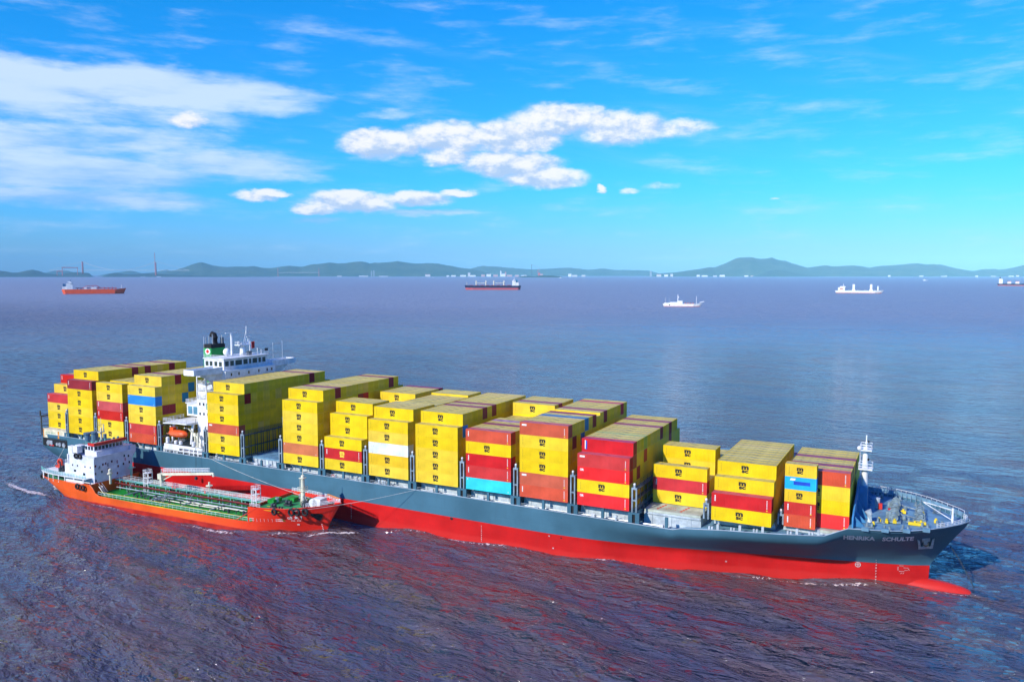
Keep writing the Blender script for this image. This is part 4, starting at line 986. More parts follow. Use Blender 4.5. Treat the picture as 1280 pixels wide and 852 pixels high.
# lifeboat hanging in its davit
def lifeboat():
    m = MB(); vs = []; fs = []; K = 12; M = 12
    for i in range(K + 1):
        t = i / K; x = t * 7.6; w = 1.35 * (1 - abs(2 * t - 1) ** 3.2) ** .6 if 0 < t < 1 else .05
        for k in range(M):
            a = 2 * math.pi * k / M; vs.append((x, w * math.cos(a), 1.25 + (1.15 if math.sin(a) > 0 else 1.1) * math.sin(a) * (.35 + .65 * (w / 1.35))))
    for i in range(K):
        for k in range(M): fs.append((i * M + k, i * M + (k + 1) % M, (i + 1) * M + (k + 1) % M, (i + 1) * M + k))
    m.add(vs, fs); o = (-46.6, -18.2, 15.3)
    m.v = [(a + o[0], b + o[1], c + o[2]) for a, b, c in m.v]
    r = m.build('lifeboat', ORG_, origin=o, smooth=True)
    tag(r, 'orange enclosed lifeboat hanging at the side of the container ship below the bridge', 'lifeboat')
    m = MB(); m.box(o[0] + .9, o[1] - .6, o[2] + 2.2, o[0] + 2.4, o[1] + .6, o[2] + 3.0); m.build('conning_tower', ORG_, r)
    m = MB(); m.pipe([(o[0] + .4, o[1] - 1.32, o[2] + 1.25), (o[0] + 3.8, o[1] - 1.42, o[2] + 1.2), (o[0] + 7.2, o[1] - 1.0, o[2] + 1.25)], .09, 5); m.build('rubbing_strake', paint('lifeboat_strake', (.6, .25, .12), .5), r)
lifeboat()
# ================================================================ the small tanker alongside (bow towards +X), built in its own axes
TK = thing('bunker_tanker', (-27.0, -31.9, 0), 'small orange red tanker with white house and green deck, moored alongside the container ship', 'tanker', rz=R_(1.6))
TD = [(-55.5,4.2),(-54.5,5.6),(-52,7.0),(-47,7.9),(-40,8.2),(30,8.2),(38,7.9),(44,6.6),(49,4.5),(52.5,2.4),(54.8,.8),(55.4,0)]
TW = [(-55.5,1.0),(-50,4.6),(-44,6.9),(-36,8.1),(-28,8.2),(28,8.2),(35,7.6),(41,5.6),(46,3.6),(50.5,1.8),(55.4,0)]
TT = [(-56,4.9),(-30,5.1),(-27.0,5.15),(-25.8,4.2),(-24.4,2.9),(-22,2.35),(0,2.1),(26,2.35),(32.9,2.5),(33.0,6.3),(44,6.6),(52,7.4),(55.4,7.9)]
TSTEM = [(-1.5,50.5),(0,50.8),(3.5,52.5),(8,55.6)]
TSTERN = [(-1.5,-44),(0,-49),(1.5,-52.5),(3,-54.6),(5.5,-55.6)]
def thalf(s, z):
    w, d, zt = lerp_tab(TW, s), lerp_tab(TD, s), lerp_tab(TT, s)
    t = max(0, min(1, (z + .5) / (max(zt, 5.0) + .5))); return w + (d - w) * t ** 1.1
def tx(s, z):
    if s > 30: return 30 + (s - 30) * (lerp_tab(TSTEM, z) - 30) / 25.4
    if s < -30: return -30 + (s + 30) * (lerp_tab(TSTERN, z) + 30) / -25.5
    return s
def tskin(x, z, off=.1):
    s = x if x < 30 else 30 + (x - 30) * 25.4 / (lerp_tab(TSTEM, z) - 30)
    return (x, -thalf(s, z) - off, z)
def ease(v): v = max(0.0, min(1.0, v)); return v * v * (3 - 2 * v)
def build_tanker():
    P = TK
    st = [-55.5,-55,-54,-52.5,-50,-47,-43,-38,-33,-30,-28.2,-27,-26.4,-25.8,-25.2,-24.4,-23.2,-22,-15,-8,0,8,16,22,26,29,32.9,33.0,36,39,42,44,46,48,50,51.5,53,54.2,55,55.4]
    N = 10; mb = MB()
    for sgn in (-1, 1):
        vs = []; fs = []; mi = []
        for s in st:
            zt = lerp_tab(TT, s)
            for k in range(N):
                z = -1.5 if k == 0 else (0 if k == 1 else .35 + (zt - .35) * (k - 2) / (N - 3)); vs.append((tx(s, z), sgn * thalf(s, z), z))
        for i in range(len(st) - 1):
            for k in range(N - 1): a = i * N + k; fs.append((a, a + N, a + N + 1, a + 1)); mi.append(2 if k < 2 else 0)
        o = len(mb.v); mb.v += vs; mb.f += [tuple(o + j for j in q) for q in fs]; mb.mi += mi
    b = len(mb.v) // 2
    for k in range(N - 1): mb.f.append((k, b + k, b + k + 1, k + 1)); mb.mi.append(0)
    mb.build('hull', [TORG, TORG, paint('tanker_boot_red', (.42, .02, .012), .4, .2, .3, .2)], P, smooth=False)
    m = MB()
    for sgn in (-1, 1): m.pipe([(tx(s, lerp_tab(TT, s)), sgn * thalf(s, lerp_tab(TT, s)), lerp_tab(TT, s)) for s in st if s < 32 or s > 33], .09, 5) if sgn else 0
    m.build('gunwale', TORG, P)
    def deck(sa, dz, nm, mat, inset=.1, z=None):
        vs = []; d = MB()
        for s in sa:
            zz = (lerp_tab(TT, s) - dz) if z is None else z; h = max(.02, thalf(s, zz) - inset); vs += [(tx(s, zz), -h, zz), (tx(s, zz), h, zz)]
        d.add(vs, [(2 * i, 2 * i + 2, 2 * i + 3, 2 * i + 1) for i in range(len(sa) - 1)]); return d.build(nm, mat, P)
    md = deck([s for s in st if -28 <= s <= 33], 0, 'main_deck', TGREEN, z=2.0)
    # trunk deck, higher than the side decks
    deck([s for s in st if s <= -27], .9, 'poop_deck', paint('poop_green', (.06, .30, .16), .6, .25), z=4.3)
    deck([s for s in st if s >= 33.0], .8, 'forecastle_deck', paint('forecastle_green', (.03, .30, .10), .6, .3))
    m = MB(); m.box(-27.2, -8.0, 1.9, -26.9, 8.0, 5.1); m.box(33.0, -7.9, 1.9, 33.25, 7.9, 6.2); m.build('bulkhead', TORG, P)
    # raised red side plate ahead of the forecastle break, rails and yellow edge line
    m = MB(); m.box(33.0, -8.28, 3.3, 42.0, -8.16, 6.3) if 0 else None
    for sgn in (-1, 1):
        y = sgn * 8.0
        m.rail([(-23.2, y, 2.5), (-21, y, 2.35), (32.6, y, 2.4)], 1.0, 1.5, .045, 2)
    m.build('deck_rail', paint('rail_pale_green', (.62, .76, .68), .5, .1), P)
    m = MB()
    for sgn in (-1, 1):
        a, b_ = sorted((sgn * 7.75, sgn * 7.55)); m.box(-22, a, 2.004, 32.6, b_, 2.12)
    for x in (-21.5, 1.5, 16): m.box(x, -7.5, 2.004, x + .35, -4.2, 2.02)
    m.pipe([(-22, -7.9, 3.5), (32.6, -7.9, 3.5)], .05, 4)
    m.build('yellow_line', YEL, P)
    # slot in the bow plating with rail behind it
    m = MB(); vs = [tskin(x, z, .06) for x, z in ((33.2, 2.5), (42.6, 3.0), (42.0, 3.7), (33.2, 3.45))]; m.add(vs, [(0, 1, 2, 3)]); sl = m.build('rail_opening', TGREEN, P)
    m = MB()
    for q in range(9): x = 33.4 + q * 1.0; a = tskin(x, 2.6 + q * .05, .12); b_ = tskin(x, 3.45 + q * .03, .12); m.pipe([a, b_], .05, 4)
    for dz in (2.95, 3.4): m.pipe([tskin(33.3, dz, .12), tskin(42.0, dz + .15, .12)], .05, 4)
    m.build('opening_rail', WHITE, P)
    # name, hawse, draught marks
    m = MB(); f = lambda x, z: tskin(x, z, .16)
    def S_(x0, z0, x1, z1, w=.12):
        dx, dz = x1 - x0, z1 - z0; l = math.hypot(dx, dz); a, b2 = -dz / l * w / 2, dx / l * w / 2
        m.add([f(x0 + a, z0 + b2), f(x1 + a, z1 + b2), f(x1 - a, z1 - b2), f(x0 - a, z0 - b2)], [(0, 1, 2, 3)])
    x, z = 43.4, 3.75     # brushed characters, only their strokes can be made out
    for q in ((0, 0, .35, 0), (0, .5, .35, .5), (0, 0, 0, .5), (.35, 0, .35, .5), (.5, .65, 1.05, .65), (.78, -.1, .78, .9), (.5, .3, 1.05, .3), (.55, -.05, .3, .0),
              (1.5, .6, 2.3, .6), (1.9, .95, 1.9, .1), (1.9, .55, 1.45, 0), (1.9, .55, 2.4, .0), (1.65, .25, 2.15, .25)): S_(x + q[0], z + q[1], x + q[2], z + q[3])
    letter(m, '7', f, x + 2.8, z, x + 3.3, z + .85, .03)
    for q in range(7):
        if q != 3: S_(x + .5 + q * .33, 3.3, x + .72 + q * .33, 3.3, .2)
    letter(m, '50', f, x + 1.5, 2.0, x + 2.1, 2.4, .06)
    m.build('name_lettering', WHITE, P); m = MB()
    for q in range(4): S_(50.2, .8 + q * .45, 50.4, .8 + q * .45, .2)
    for q in range(5): S_(-46.0, .6 + q * .4, -45.8, .6 + q * .4, .18)
    m.build('draught_marks', WHITE, P)
    m = MB(); pts = [(48.6, 4.9), (49.1, 5.4), (50.9, 5.3), (51.3, 4.8), (50.6, 3.6), (50.1, 3.2), (49.6, 3.5)]
    m.add([tskin(a, b_, .17) for a, b_ in pts], [tuple(range(7))]); m.build('hawse_opening', BLACK, P)
    # deckhouse, four storeys with the wheelhouse on top
    m = MB(); m.box(-38.0, -6.3, 4.3, -27.4, 6.3, 12.2); m.box(-42.0, -5.5, 4.3, -38.0, 5.5, 9.4); m.box(-27.4, -6.3, 12.0, -27.2, 6.3, 12.5)
    m.add([(-37.9, -6.35, 12.2), (-28.0, -6.35, 12.2), (-37.9, -6.35, 13.0), (-37.9, -6.2, 12.2), (-28.0, -6.2, 12.2), (-37.9, -6.2, 13.0)], [(0, 1, 2), (5, 4, 3), (0, 3, 4, 1), (1, 4, 5, 2), (2, 5, 3, 0)])
    m.add([(-28.4, 6.3, 9.2), (-28.4, 8.2, 11.6), (-28.4, 8.2, 13.4), (-28.4, 6.3, 13.4), (-28.1, 6.3, 9.2), (-28.1, 8.2, 11.6), (-28.1, 8.2, 13.4), (-28.1, 6.3, 13.4)], [(0, 1, 2, 3), (7, 6, 5, 4), (0, 4, 5, 1), (1, 5, 6, 2), (2, 6, 7, 3), (3, 7, 4, 0)])
    h = m.build('deckhouse', LILAC, P)
    m = MB(); m.box(-33.6, -4.4, 12.25, -29.6, 5.2, 15.2); m.box(-29.6, -4.6, 12.25, -28.4, 5.6, 13.7); m.box(-36.0, -5.6, 15.0, -33.6, -4.2, 15.2); m.box(-32.5, 5.6, 12.25, -28.6, 7.6, 13.6); wh = m.build('wheelhouse', LILAC, P)
    m = MB(); m.box(-29.7, -4.9, 15.22, -28.9, 5.8, 16.0); m.box(-31.6, -4.9, 15.22, -29.7, -4.6, 16.0); m.build('roof_band', REDP, wh)
    m = MB()
    for q in range(8): y = -4.2 + q * 1.16; m.box(-29.62, y, 13.9, -29.54, y + .82, 14.9)
    for q in range(3): x = -33.3 + q * 1.2; m.box(x, -4.45, 13.9, x + .8, -4.37, 14.9)
    m.build('window', GLASS, wh)
    m = MB()
    for y, z in ((-5.9, 9.9), (-6.0, 7.7), (-5.9, 5.7), (-3.5, 9.9), (-2.6, 10.0), (-.6, 10.2), (3.6, 11.0), (5.0, 10.7), (-3.9, 7.9), (-1.8, 8.2), (1.4, 8.4), (3.2, 8.7), (5.2, 8.8), (1.1, 6.4)): m.box(-27.42, y - .22, z - .32, -27.33, y + .22, z + .32)
    for x in (-36.5, -34.4, -31.2, -29.0): m.cyl((x, -7.41, 9.0), .01, .01, 4) if 0 else m.box(x - .2, -6.36, 9.2, x + .2, -6.28, 9.7)
    m.box(-32.2, -6.36, 6.9, -31.2, -6.28, 7.6); m.box(-36.0, -6.36, 7.6, -35.1, -6.28, 8.2)
    m.build('portholes', GLASS, h)
    m = MB()
    for y0, col in ((-5.1, 0), (-2.2, 0), (.9, 1), (3.6, 1)):      # four brushed characters on the front, weathered
        m.m(col)
        for a, b_, c, d in ((0, 0, .5, .8), (.25, .4, .75, .4), (.55, -.1, .6, .9)) if y0 < -4 else ((.1, 0, .6, 0), (.1, .4, .6, .4), (.1, .8, .6, .8), (.35, 0, .35, .9), (.1, 0, .1, .8)):
            l = math.hypot(c - a, d - b_); px_, pz = -(d - b_) / l * .06, (c - a) / l * .06; zz = 8.9 + (y0 + 5) * .07
            m.add([(-27.36, y0 + a + px_, zz + b_ + pz), (-27.36, y0 + c + px_, zz + d + pz), (-27.36, y0 + c - px_, zz + d - pz), (-27.36, y0 + a - px_, zz + b_ - pz)], [(0, 1, 2, 3)])
    m.build('house_lettering', [paint('lettering_dark', (.06, .05, .08), .5), paint('lettering_red', (.45, .08, .12), .5)], h)
    # things on the monkey island and behind the wheelhouse
    m = MB(); m.cyl((-35.2, -2.2, 12.9), .75, 4.8, 12); m.cyl((-35.2, -2.2, 17.7), 1.05, .5, 12); m.cyl((-37.2, 1.6, 12.2), 1.0, 5.0, 12); m.cyl((-37.2, 1.6, 17.2), 1.3, .5, 12); m.cyl((-33.0, 1.8, 15.2), .5, 2.1, 10); m.cyl((-37.6, -2.0, 12.2), 1.5, 2.4, 12)
    m.build('exhaust_vent', paint('vent_blue', (.08, .16, .22), .5, .2), P)
    m = MB(); m.pipe([(-31.5, -.5, 15.2), (-31.5, -.5, 19.6)], .32, 8, True, .2); m.box(-32.0, -1.4, 18.3, -31.0, .4, 18.5); m.pipe([(-31.5, -.5, 19.6), (-31.5, -.5, 22.6)], .07, 4); m.pipe([(-31.5, -1.6, 20.6), (-31.5, .6, 20.6)], .06, 4); m.pipe([(-31.5, -1.2, 18.5), (-31.5, -1.2, 21.6)], .05, 4); m.pipe([(-31.5, .3, 18.5), (-31.5, .3, 20.4)], .18, 6)
    m.build('signal_mast', CREAM, P)
    m = MB(); m.rail([(-33.4, -4.3, 15.2), (-30.0, -4.3, 15.2), (-30.0, 5.1, 15.2)], .9, 1.2, .045, 2)
    for k in range(7): y = -4 + k * 1.4; m.cyl((-30.8, y, 15.2), .32, 1.1, 8)
    m.build('rooftop_fittings', TEAL, P)
    m = MB(); m.box(-41.4, -5.0, 9.4, -40.9, -4.5, 12); m.rail([(-42, -5.3, 9.4), (-38.1, -5.3, 9.4)], 1.0, 1.0, .045, 3); m.rail([(-38, -6.2, 12.2), (-36.5, -6.2, 12.2)], 1.0, 1.0, .045, 3); m.box(-38.5, -6.2, 12.2, -36.6, -5.0, 14.6); m.ell((-40.0, -4.0, 10.6), .6, .6, .6, 10, 8); m.box(-36.4, -6.2, 13.0, -34.4, -4.6, 15.0); m.box(-38.6, -6.2, 14.6, -36.6, -5.0, 14.8)
    m.build('side_platform', WHITE, P)
    m = MB()
    for x in (-34.6, -33.0): m.torus((x, -6.55, 12.3), .62, .26, 'y', 14, 8)
    m.build('tyre', BLACK, P)
    # poop: awning deck, rail, orange reel, mooring gear
    m = MB(); d = []; 
    for s in (-54.0, -52, -49, -45, -41, -38): h_ = thalf(s, 5) + .15; d += [(tx(s, 5), -h_, 6.35), (tx(s, 5), h_, 6.35), (tx(s, 5), -h_, 6.5), (tx(s, 5), h_, 6.5)]
    d += [(-28.5, -8.3, 6.35), (-28.5, 8.3, 6.35), (-28.5, -8.3, 6.5), (-28.5, 8.3, 6.5)]
    fs = []
    for i in range(6): a = 4 * i; fs += [(a, a + 4, a + 5, a + 1), (a + 2, a + 3, a + 7, a + 6), (a, a + 2, a + 6, a + 4), (a + 1, a + 5, a + 7, a + 3)]
    m.add(d, fs)
    for s in (-52, -48.5, -45, -41.5, -38, -34, -30): h_ = thalf(s, 5) - .1; m.box(s, -h_, 4.3, s + .35, -h_ + .2, 6.35); m.box(s, h_ - .2, 4.3, s + .35, h_, 6.35)
    m.box(-37, -8.2, 4.9, -30, -7.9, 5.8); m.build('awning_deck', WHITE, P)
    m = MB(); m.rail([(tx(s, 5), -(thalf(s, 5)), 6.5) for s in (-54.5, -52, -48, -44, -40, -36)] + [(-28.6, -8.2, 6.5)], 1.0, 1.2, .05, 3); m.build('poop_rail', TEAL, P)
    m = MB(); m.box(-52.8, -2.4, 6.5, -50.6, -.8, 7.2); m.torus((-51.7, -1.6, 8.0), .85, .35, 'y', 14, 8); m.build('hose_reel', paint('reel_orange_red', (.62, .05, .02), .5, .15), P)
    m = MB()
    for x, y in ((-48, -3), (-46, -5), (-44, -3.4), (-43, 1)): m.cyl((x, y, 6.5), .5, 1.1, 10); m.box(x + .8, y, 6.5, x + 1.8, y + .8, 7.2)
    m.pipe([(-44.8, -5.5, 6.5), (-44.8, -5.5, 9.6)], .2, 6); m.build('deck_machinery', DGREY, P)
    m = MB()
    for p in ((-54.2, -5.4, 4.4), (-53.2, -6.3, 4.5), (-31.5, -8.75, 4.3), (-29.2, -8.75, 4.1), (41.3, -8.0, 6.0), (45.8, -7.0, 6.2), (47.2, -6.6, 6.3), (49.2, -6.0, 6.4), (-54.6, 0, 4.4)): m.torus(p, .62 if p[0] < 45 else .75, .28, 'y', 14, 8)
    m.build('tyre_fender', BLACK, P)
    # vents by the house front
    m = MB(); m.cyl((-25.2, -2.9, 4.4), .35, 2.9, 10); m.cyl((-25.2, -2.9, 7.3), .85, .25, 12); m.cyl((-25.2, -2.9, 7.5), .5, 1.0, 12); m.ell((-25.2, -2.9, 8.5), .5, .5, .3, 10, 6); m.build('pressure_vent', CREAM, P)
    m = MB(); m.cyl((-25.4, 4.2, 4.4), .32, 3.2, 10); m.cyl((-25.4, 4.2, 7.4), .9, .25, 12); m.cyl((-25.4, 4.2, 7.6), .45, .9, 12); m.build('pressure_vent', paint('vent_green', (.45, .66, .45), .5, .15), P)
    # catwalk down the middle, pipes on the deck, valves
    m = MB(); m.box(-26.9, -.1, 4.75, 33, 1.3, 4.9)
    for x in range(-25, 33, 4): m.box(x, -.1, 2, x + .2, .1, 4.75); m.box(x, 1.1, 2, x + .2, 1.3, 4.75)
    m.build('catwalk', TEAL, P)
    m = MB(); m.rail([(-26.9, -.1, 4.9), (33, -.1, 4.9)], 1.1, 1.6, .035, 3); m.rail([(-26.9, 1.3, 4.9), (33, 1.3, 4.9)], 1.1, 1.6, .03, 2)
    m.rail([(-22, 7.9, 2.2), (33, 7.9, 2.2)], 1.1, 1.6, .035, 2); m.build('catwalk_rail', WHITE, P)
    m = MB(); m.pipe([(-26, -1.1, 4.3), (32, -1.1, 4.3)], .16, 8); m.pipe([(-26, -.6, 3.9), (32, -.6, 3.9)], .16, 6); m.pipe([(-24, 2.4, 4.1), (32, 2.4, 4.1)], .22, 8); m.build('cargo_pipe', MAROON, P)
    m = MB(); m.pipe([(-24, -1.6, 3.3), (29, -1.6, 3.3)], .13, 8); m.pipe([(-10, -2.1, 2.8), (26, -2.1, 2.8)], .13, 8); m.pipe([(-22, 3.4, 3.6), (27, 3.4, 3.6)], .18, 8)
    for x in (-14, -3.5, -2.2, 8, 18): m.pipe([(x, -6.2, 3.0), (x, 6.2, 3.0)], .18, 8)
    m.build('steel_pipe', STEEL, P)
    r = random.Random(4); m = MB()
    for k in range(46):
        x = -21 + r.random() * 51; y = r.choice([-3.9, -3.3, -2.7, -2.3, 3, 4.2, 5.4]) + r.uniform(-.4, .4); h_ = r.uniform(.5, 1.3)
        m.cyl((x, y, 2.0), r.uniform(.12, .3), h_, 8); m.torus((x, y, 2.05 + h_), .26, .05, 'z', 10, 4)
        if k % 3 == 0: m.pipe([(x, y, 2.5), (x + r.uniform(1, 3), y, 2.5)], .12, 6)
    for x in (-13, -6, 1, 5, 12, 19, 25):
        for y in (-4.2, -2.8): m.box(x, y, 2.0, x + .18, y + .12, 3.0)
        m.box(x, -4.3, 2.95, x + .18, -1.6, 3.1)
    m.build('valve_gear', DGREY, P)
    m = MB()
    for k in range(8): x = -18 + k * 6.2; m.cyl((x, -4.9, 2.0), .7, .35, 14); m.cyl((x, 4.6, 2.0), .7, .35, 14)
    m.build('tank_hatch', paint('tank_hatch_green', (.03, .28, .08), .6, .2), P)
    m = MB(); m.pipe([(-6, -3.4, 2.7), (7, -3.9, 2.7), (20, -3.2, 2.6)], .14, 8); m.pipe([(5, -3.0, 2.9), (27.5, -3.0, 3.0)], .16, 8); m.build('hose', CREAM, P)
    m = MB()     # slanting stairs and hose towers
    for x, y, z0, x1, z1 in ((-26.0, -5.2, 4.3, -22.6, 2.0), (-17.0, -.3, 4.9, -19.2, 2.1), (-1.2, -4.2, 2.0, .8, 4.8), (6.9, -.3, 4.9, 4.6, 2.1)):
        for dy in (0, .9):
            m.pipe([(x, y - dy, z0), (x1, y - dy, z1)], .09, 5); m.pipe([(x, y - dy, z0 + .9), (x1, y - dy, z1 + .9)], .05, 4)
        n = 7
        for i in range(1, n): q = i / n; m.box(x + (x1 - x) * q - .12, y - .9, z0 + (z1 - z0) * q, x + (x1 - x) * q + .12, y, z0 + (z1 - z0) * q + .05)
    m.build('stair', STEEL, P)
    for x in (-13.6, 26.5):
        m = MB()
        for dx in (0, 1.6):
            for dy in (-.2, 1.4): m.box(x + dx, dy, 2, x + dx + .16, dy + .16, 8.1)
        for z in (5.0, 6.5, 7.9): m.box(x, -.2, z, x + 1.76, 1.56, z + .1)
        m.rail([(x, -.2, 8.0), (x + 1.7, -.2, 8.0), (x + 1.7, 1.5, 8.0), (x, 1.5, 8.0), (x, -.2, 8.0)], .9, .8, .05, 2); m.ladder((x + .8, -.3, 2), (x + .8, -.3, 8), .5, .05); m.build('monitor_tower', WHITE, P)
    cr = MB(); cr.pipe([(-7.2, .6, 4.8), (-7.2, .6, 7.3)], .55, 12); cr.box(-7.9, -.2, 6.9, -6.5, 1.4, 8.4); crane = cr.build('hose_crane', CREAM, P)
    m = MB(); m.add([(-6.9, .2, 7.9), (-6.9, 1.0, 7.9), (-6.9, 1.0, 8.6), (-6.9, .2, 8.6), (12.0, .35, 10.1), (12.0, .85, 10.1), (12.0, .85, 10.7), (12.0, .35, 10.7)], [(0, 3, 2, 1), (4, 5, 6, 7), (0, 1, 5, 4), (1, 2, 6, 5), (2, 3, 7, 6), (3, 0, 4, 7)])
    m.pipe([(12.0, .6, 10.5), (12.5, .6, 10.4), (12.6, .6, 9.7)], .3, 8); m.pipe([(-6.6, .6, 6.6), (-3.0, .6, 8.3)], .16, 6); m.build('crane_jib', CREAM, crane)
    m = MB(); m.rail([(-6.8, .2, 8.6), (-5.2, .2, 8.9), (11.0, .35, 10.6)], 1.15, 1.0, .05, 3); m.rail([(-6.8, 1.0, 8.6), (-5.2, 1.0, 8.9), (11.0, .85, 10.6)], 1.15, 1.0, .05, 3); m.build('jib_rail', WHITE, crane)
    m = MB(); m.cyl((10.9, .6, 4.9), .16, 3.0, 6); m.cyl((10.9, .6, 6.9), .9, .22, 12); m.cyl((10.9, .6, 7.1), .25, .9, 8); m.build('pressure_vent', CREAM, P)
    for x in (-2.6, -1.6, 9.6): m = MB(); m.box(x, -.05, 4.9, x + .45, .3, 5.6); m.build('fire_box', REDP, P)
    # forecastle: mast, white drum cover, winch, bollards, rail
    m = MB(); m.pipe([(43.6, 0, 5.9), (43.6, 0, 13.6)], .62, 12, True, .40); m.box(42.7, -.95, 9.6, 44.5, .95, 9.75); m.rail([(42.7, -.9, 9.75), (44.4, -.9, 9.75), (44.4, .9, 9.75), (42.7, .9, 9.75)], .9, .9, .05, 2)
    m.box(42.9, -.7, 12.8, 44.3, .7, 12.95); m.ladder((42.85, 0, 6), (42.85, 0, 13), .4, .05, 'y'); m.pipe([(43.6, 0, 13.6), (43.6, 0, 15.4)], .08, 5); m.build('foremast', CREAM, P)
    m = MB(); m.pipe([(48.1, -1.7, 7.2), (48.1, .9, 7.2)], 1.35, 16); m.box(48.1, -1.7, 5.9, 50.4, .9, 8.55); m.build('winch_cover', WHITE, P)
    m = MB()
    for y in (-2.4, .4, 2.2): m.pipe([(45.8, y, 6.9), (45.8, y + 1.4, 6.9)], .75, 12); m.torus((45.8, y, 6.9), .95, .1, 'y', 12, 5)
    for x, y in ((44.6, -5.2), (47.5, -4.6), (41, -5.8), (50.2, 2.4)): m.cyl((x, y, 6.0), .25, .8, 8); m.cyl((x + .8, y, 6.0), .25, .8, 8)
    m.build('winch', DGREY, P)
    m = MB(); m.pipe([(43.8, -.3, 8.4), (46.8, -3.6, 6.0)], .10, 5); m.pipe([(44.6, -.3, 8.2), (48.2, -3.0, 6.0)], .10, 5); m.pipe([(36, -1, 6.1), (36, -1, 7.2)], .5, 8); m.build('mast_strut', STEEL, P)
    m = MB(); m.box(33.4, -7.7, 5.93, 42.5, -7.45, 5.98) ; m.box(36, -4.8, 5.93, 41.5, -4.55, 5.98); m.box(37.0, 4.2, 5.93, 43.0, 4.45, 5.98); m.build('deck_marking', YEL, P)
    m = MB(); pts = [(tx(s, 7), -thalf(s, 6.5) + .15, lerp_tab(TT, s)) for s in (48.5, 50, 51.5, 53, 54.4)] + [(55.2, 0, 7.9)] + [(tx(s, 7), thalf(s, 6.5) - .15, lerp_tab(TT, s)) for s in (54.4, 53, 51.5, 50, 48, 46, 44, 40, 36, 33.2)]
    m.rail(pts, .95, .9, .06, 3); m.rail([(33.3, -7.8, 6.3), (36.6, -7.8, 6.3)], .9, 1.0, .05, 3); m.build('bow_rail', WHITE, P)
    m = MB(); m.pipe([(tx(s, 7), thalf(s, 6.5) - .15, lerp_tab(TT, s) + 1.0) for s in (55, 54.4, 53, 51.5, 50, 48)], .16, 6); m.build('rail_cap', paint('rail_orange', (.78, .25, .06), .5, .1), P)
    for x, y, s in ((38.6, -5.2, .8), (40.2, -1.6, 1.0), (41.6, 2.6, .9), (46.8, 3.2, .8), (39.0, 4.6, .7), (50.8, -1.6, .6)):
        m = MB(); m.box(x - s, y - s * .7, 5.9, x + s, y + s * .7, 6.25); m.pipe([(x - s * .8, y, 6.7), (x + s * .8, y, 6.7)], .42 * s, 10); m.torus((x, y, 6.75), .6 * s, .12, 'x', 12, 6); m.cyl((x + s * .6, y + s * .5, 6.2), .12, 1.0, 6); m.build('deck_winch', DGREY if s > .75 else STEEL, P)
    m = MB(); m.box(34.2, -2.5, 6.0, 36.2, .6, 6.9); m.box(37.5, 1.2, 6.0, 39.6, 3.0, 6.8); m.build('hatch_box', TGREEN, P)
build_tanker()
for o_ in TK.children_recursive:         # draw the after end in to its true length
    for v_ in o_.data.vertices: v_.co.x += 1.6 * ease((-20 - v_.co.x) / 6) + 3.0 * ease((-36 - v_.co.x) / 16)
# fenders between the hulls, mooring ropes, hoist wire, churned water
def ropes():
    def sag(a, b, s, n=14): return [Vector(a).lerp(Vector(b), i / n) - Vector((0, 0, s * 4 * (i / n) * (1 - i / n))) for i in range(n + 1)]
    for a, b, s, r, lab in (((20.0, -37.6, 6.7), (43.4, -19.9, 10.6), .5, .05, 'white mooring rope from the tanker bow forward to the container ship side'),
                            ((16.5, -28.0, 7.0), (-27.6, -19.9, 10.9), .6, .05, 'pale mooring rope slanting down the hull from beside the bridge to the tanker mast'),
                            ((-80.0, -33.0, 5.8), (-93.6, -20.0, 8.4), .3, .07, 'white rope from the tanker stern up to the container ship stern')):
        m = MB(); m.pipe(sag(a, b, s), r, 5); tag(m.build('mooring_rope', ROPE), lab, 'rope', 'mooring ropes between the two ships')
    m = MB(); m.pipe([(-32.0, -21.0, 22.4), (-32.0, -21.5, 5.4)], .06, 5); m.box(-32.3, -21.8, 4.6, -31.7, -21.2, 5.4); tag(m.build('hoist_wire', DGREY), 'thin vertical hoist wire hanging beside the hull below the bridge', 'wire')
    for k, x in enumerate((-62, -34, -4, 12)):
        m = MB(); m.pipe([(x - 1.6, -21.7 - 0, 1.2), (x + 1.6, -21.7, 1.2)], 1.5, 14); m.ell((x - 1.6, -21.7, 1.2), .8, 1.45, 1.45, 12, 8); m.ell((x + 1.6, -21.7, 1.2), .8, 1.45, 1.45, 12, 8)
        tag(m.build('rubber_fender', BLACK), 'black rubber fender floating in the gap between the two ships', 'fender', 'fenders floating between the two hulls')
ropes()
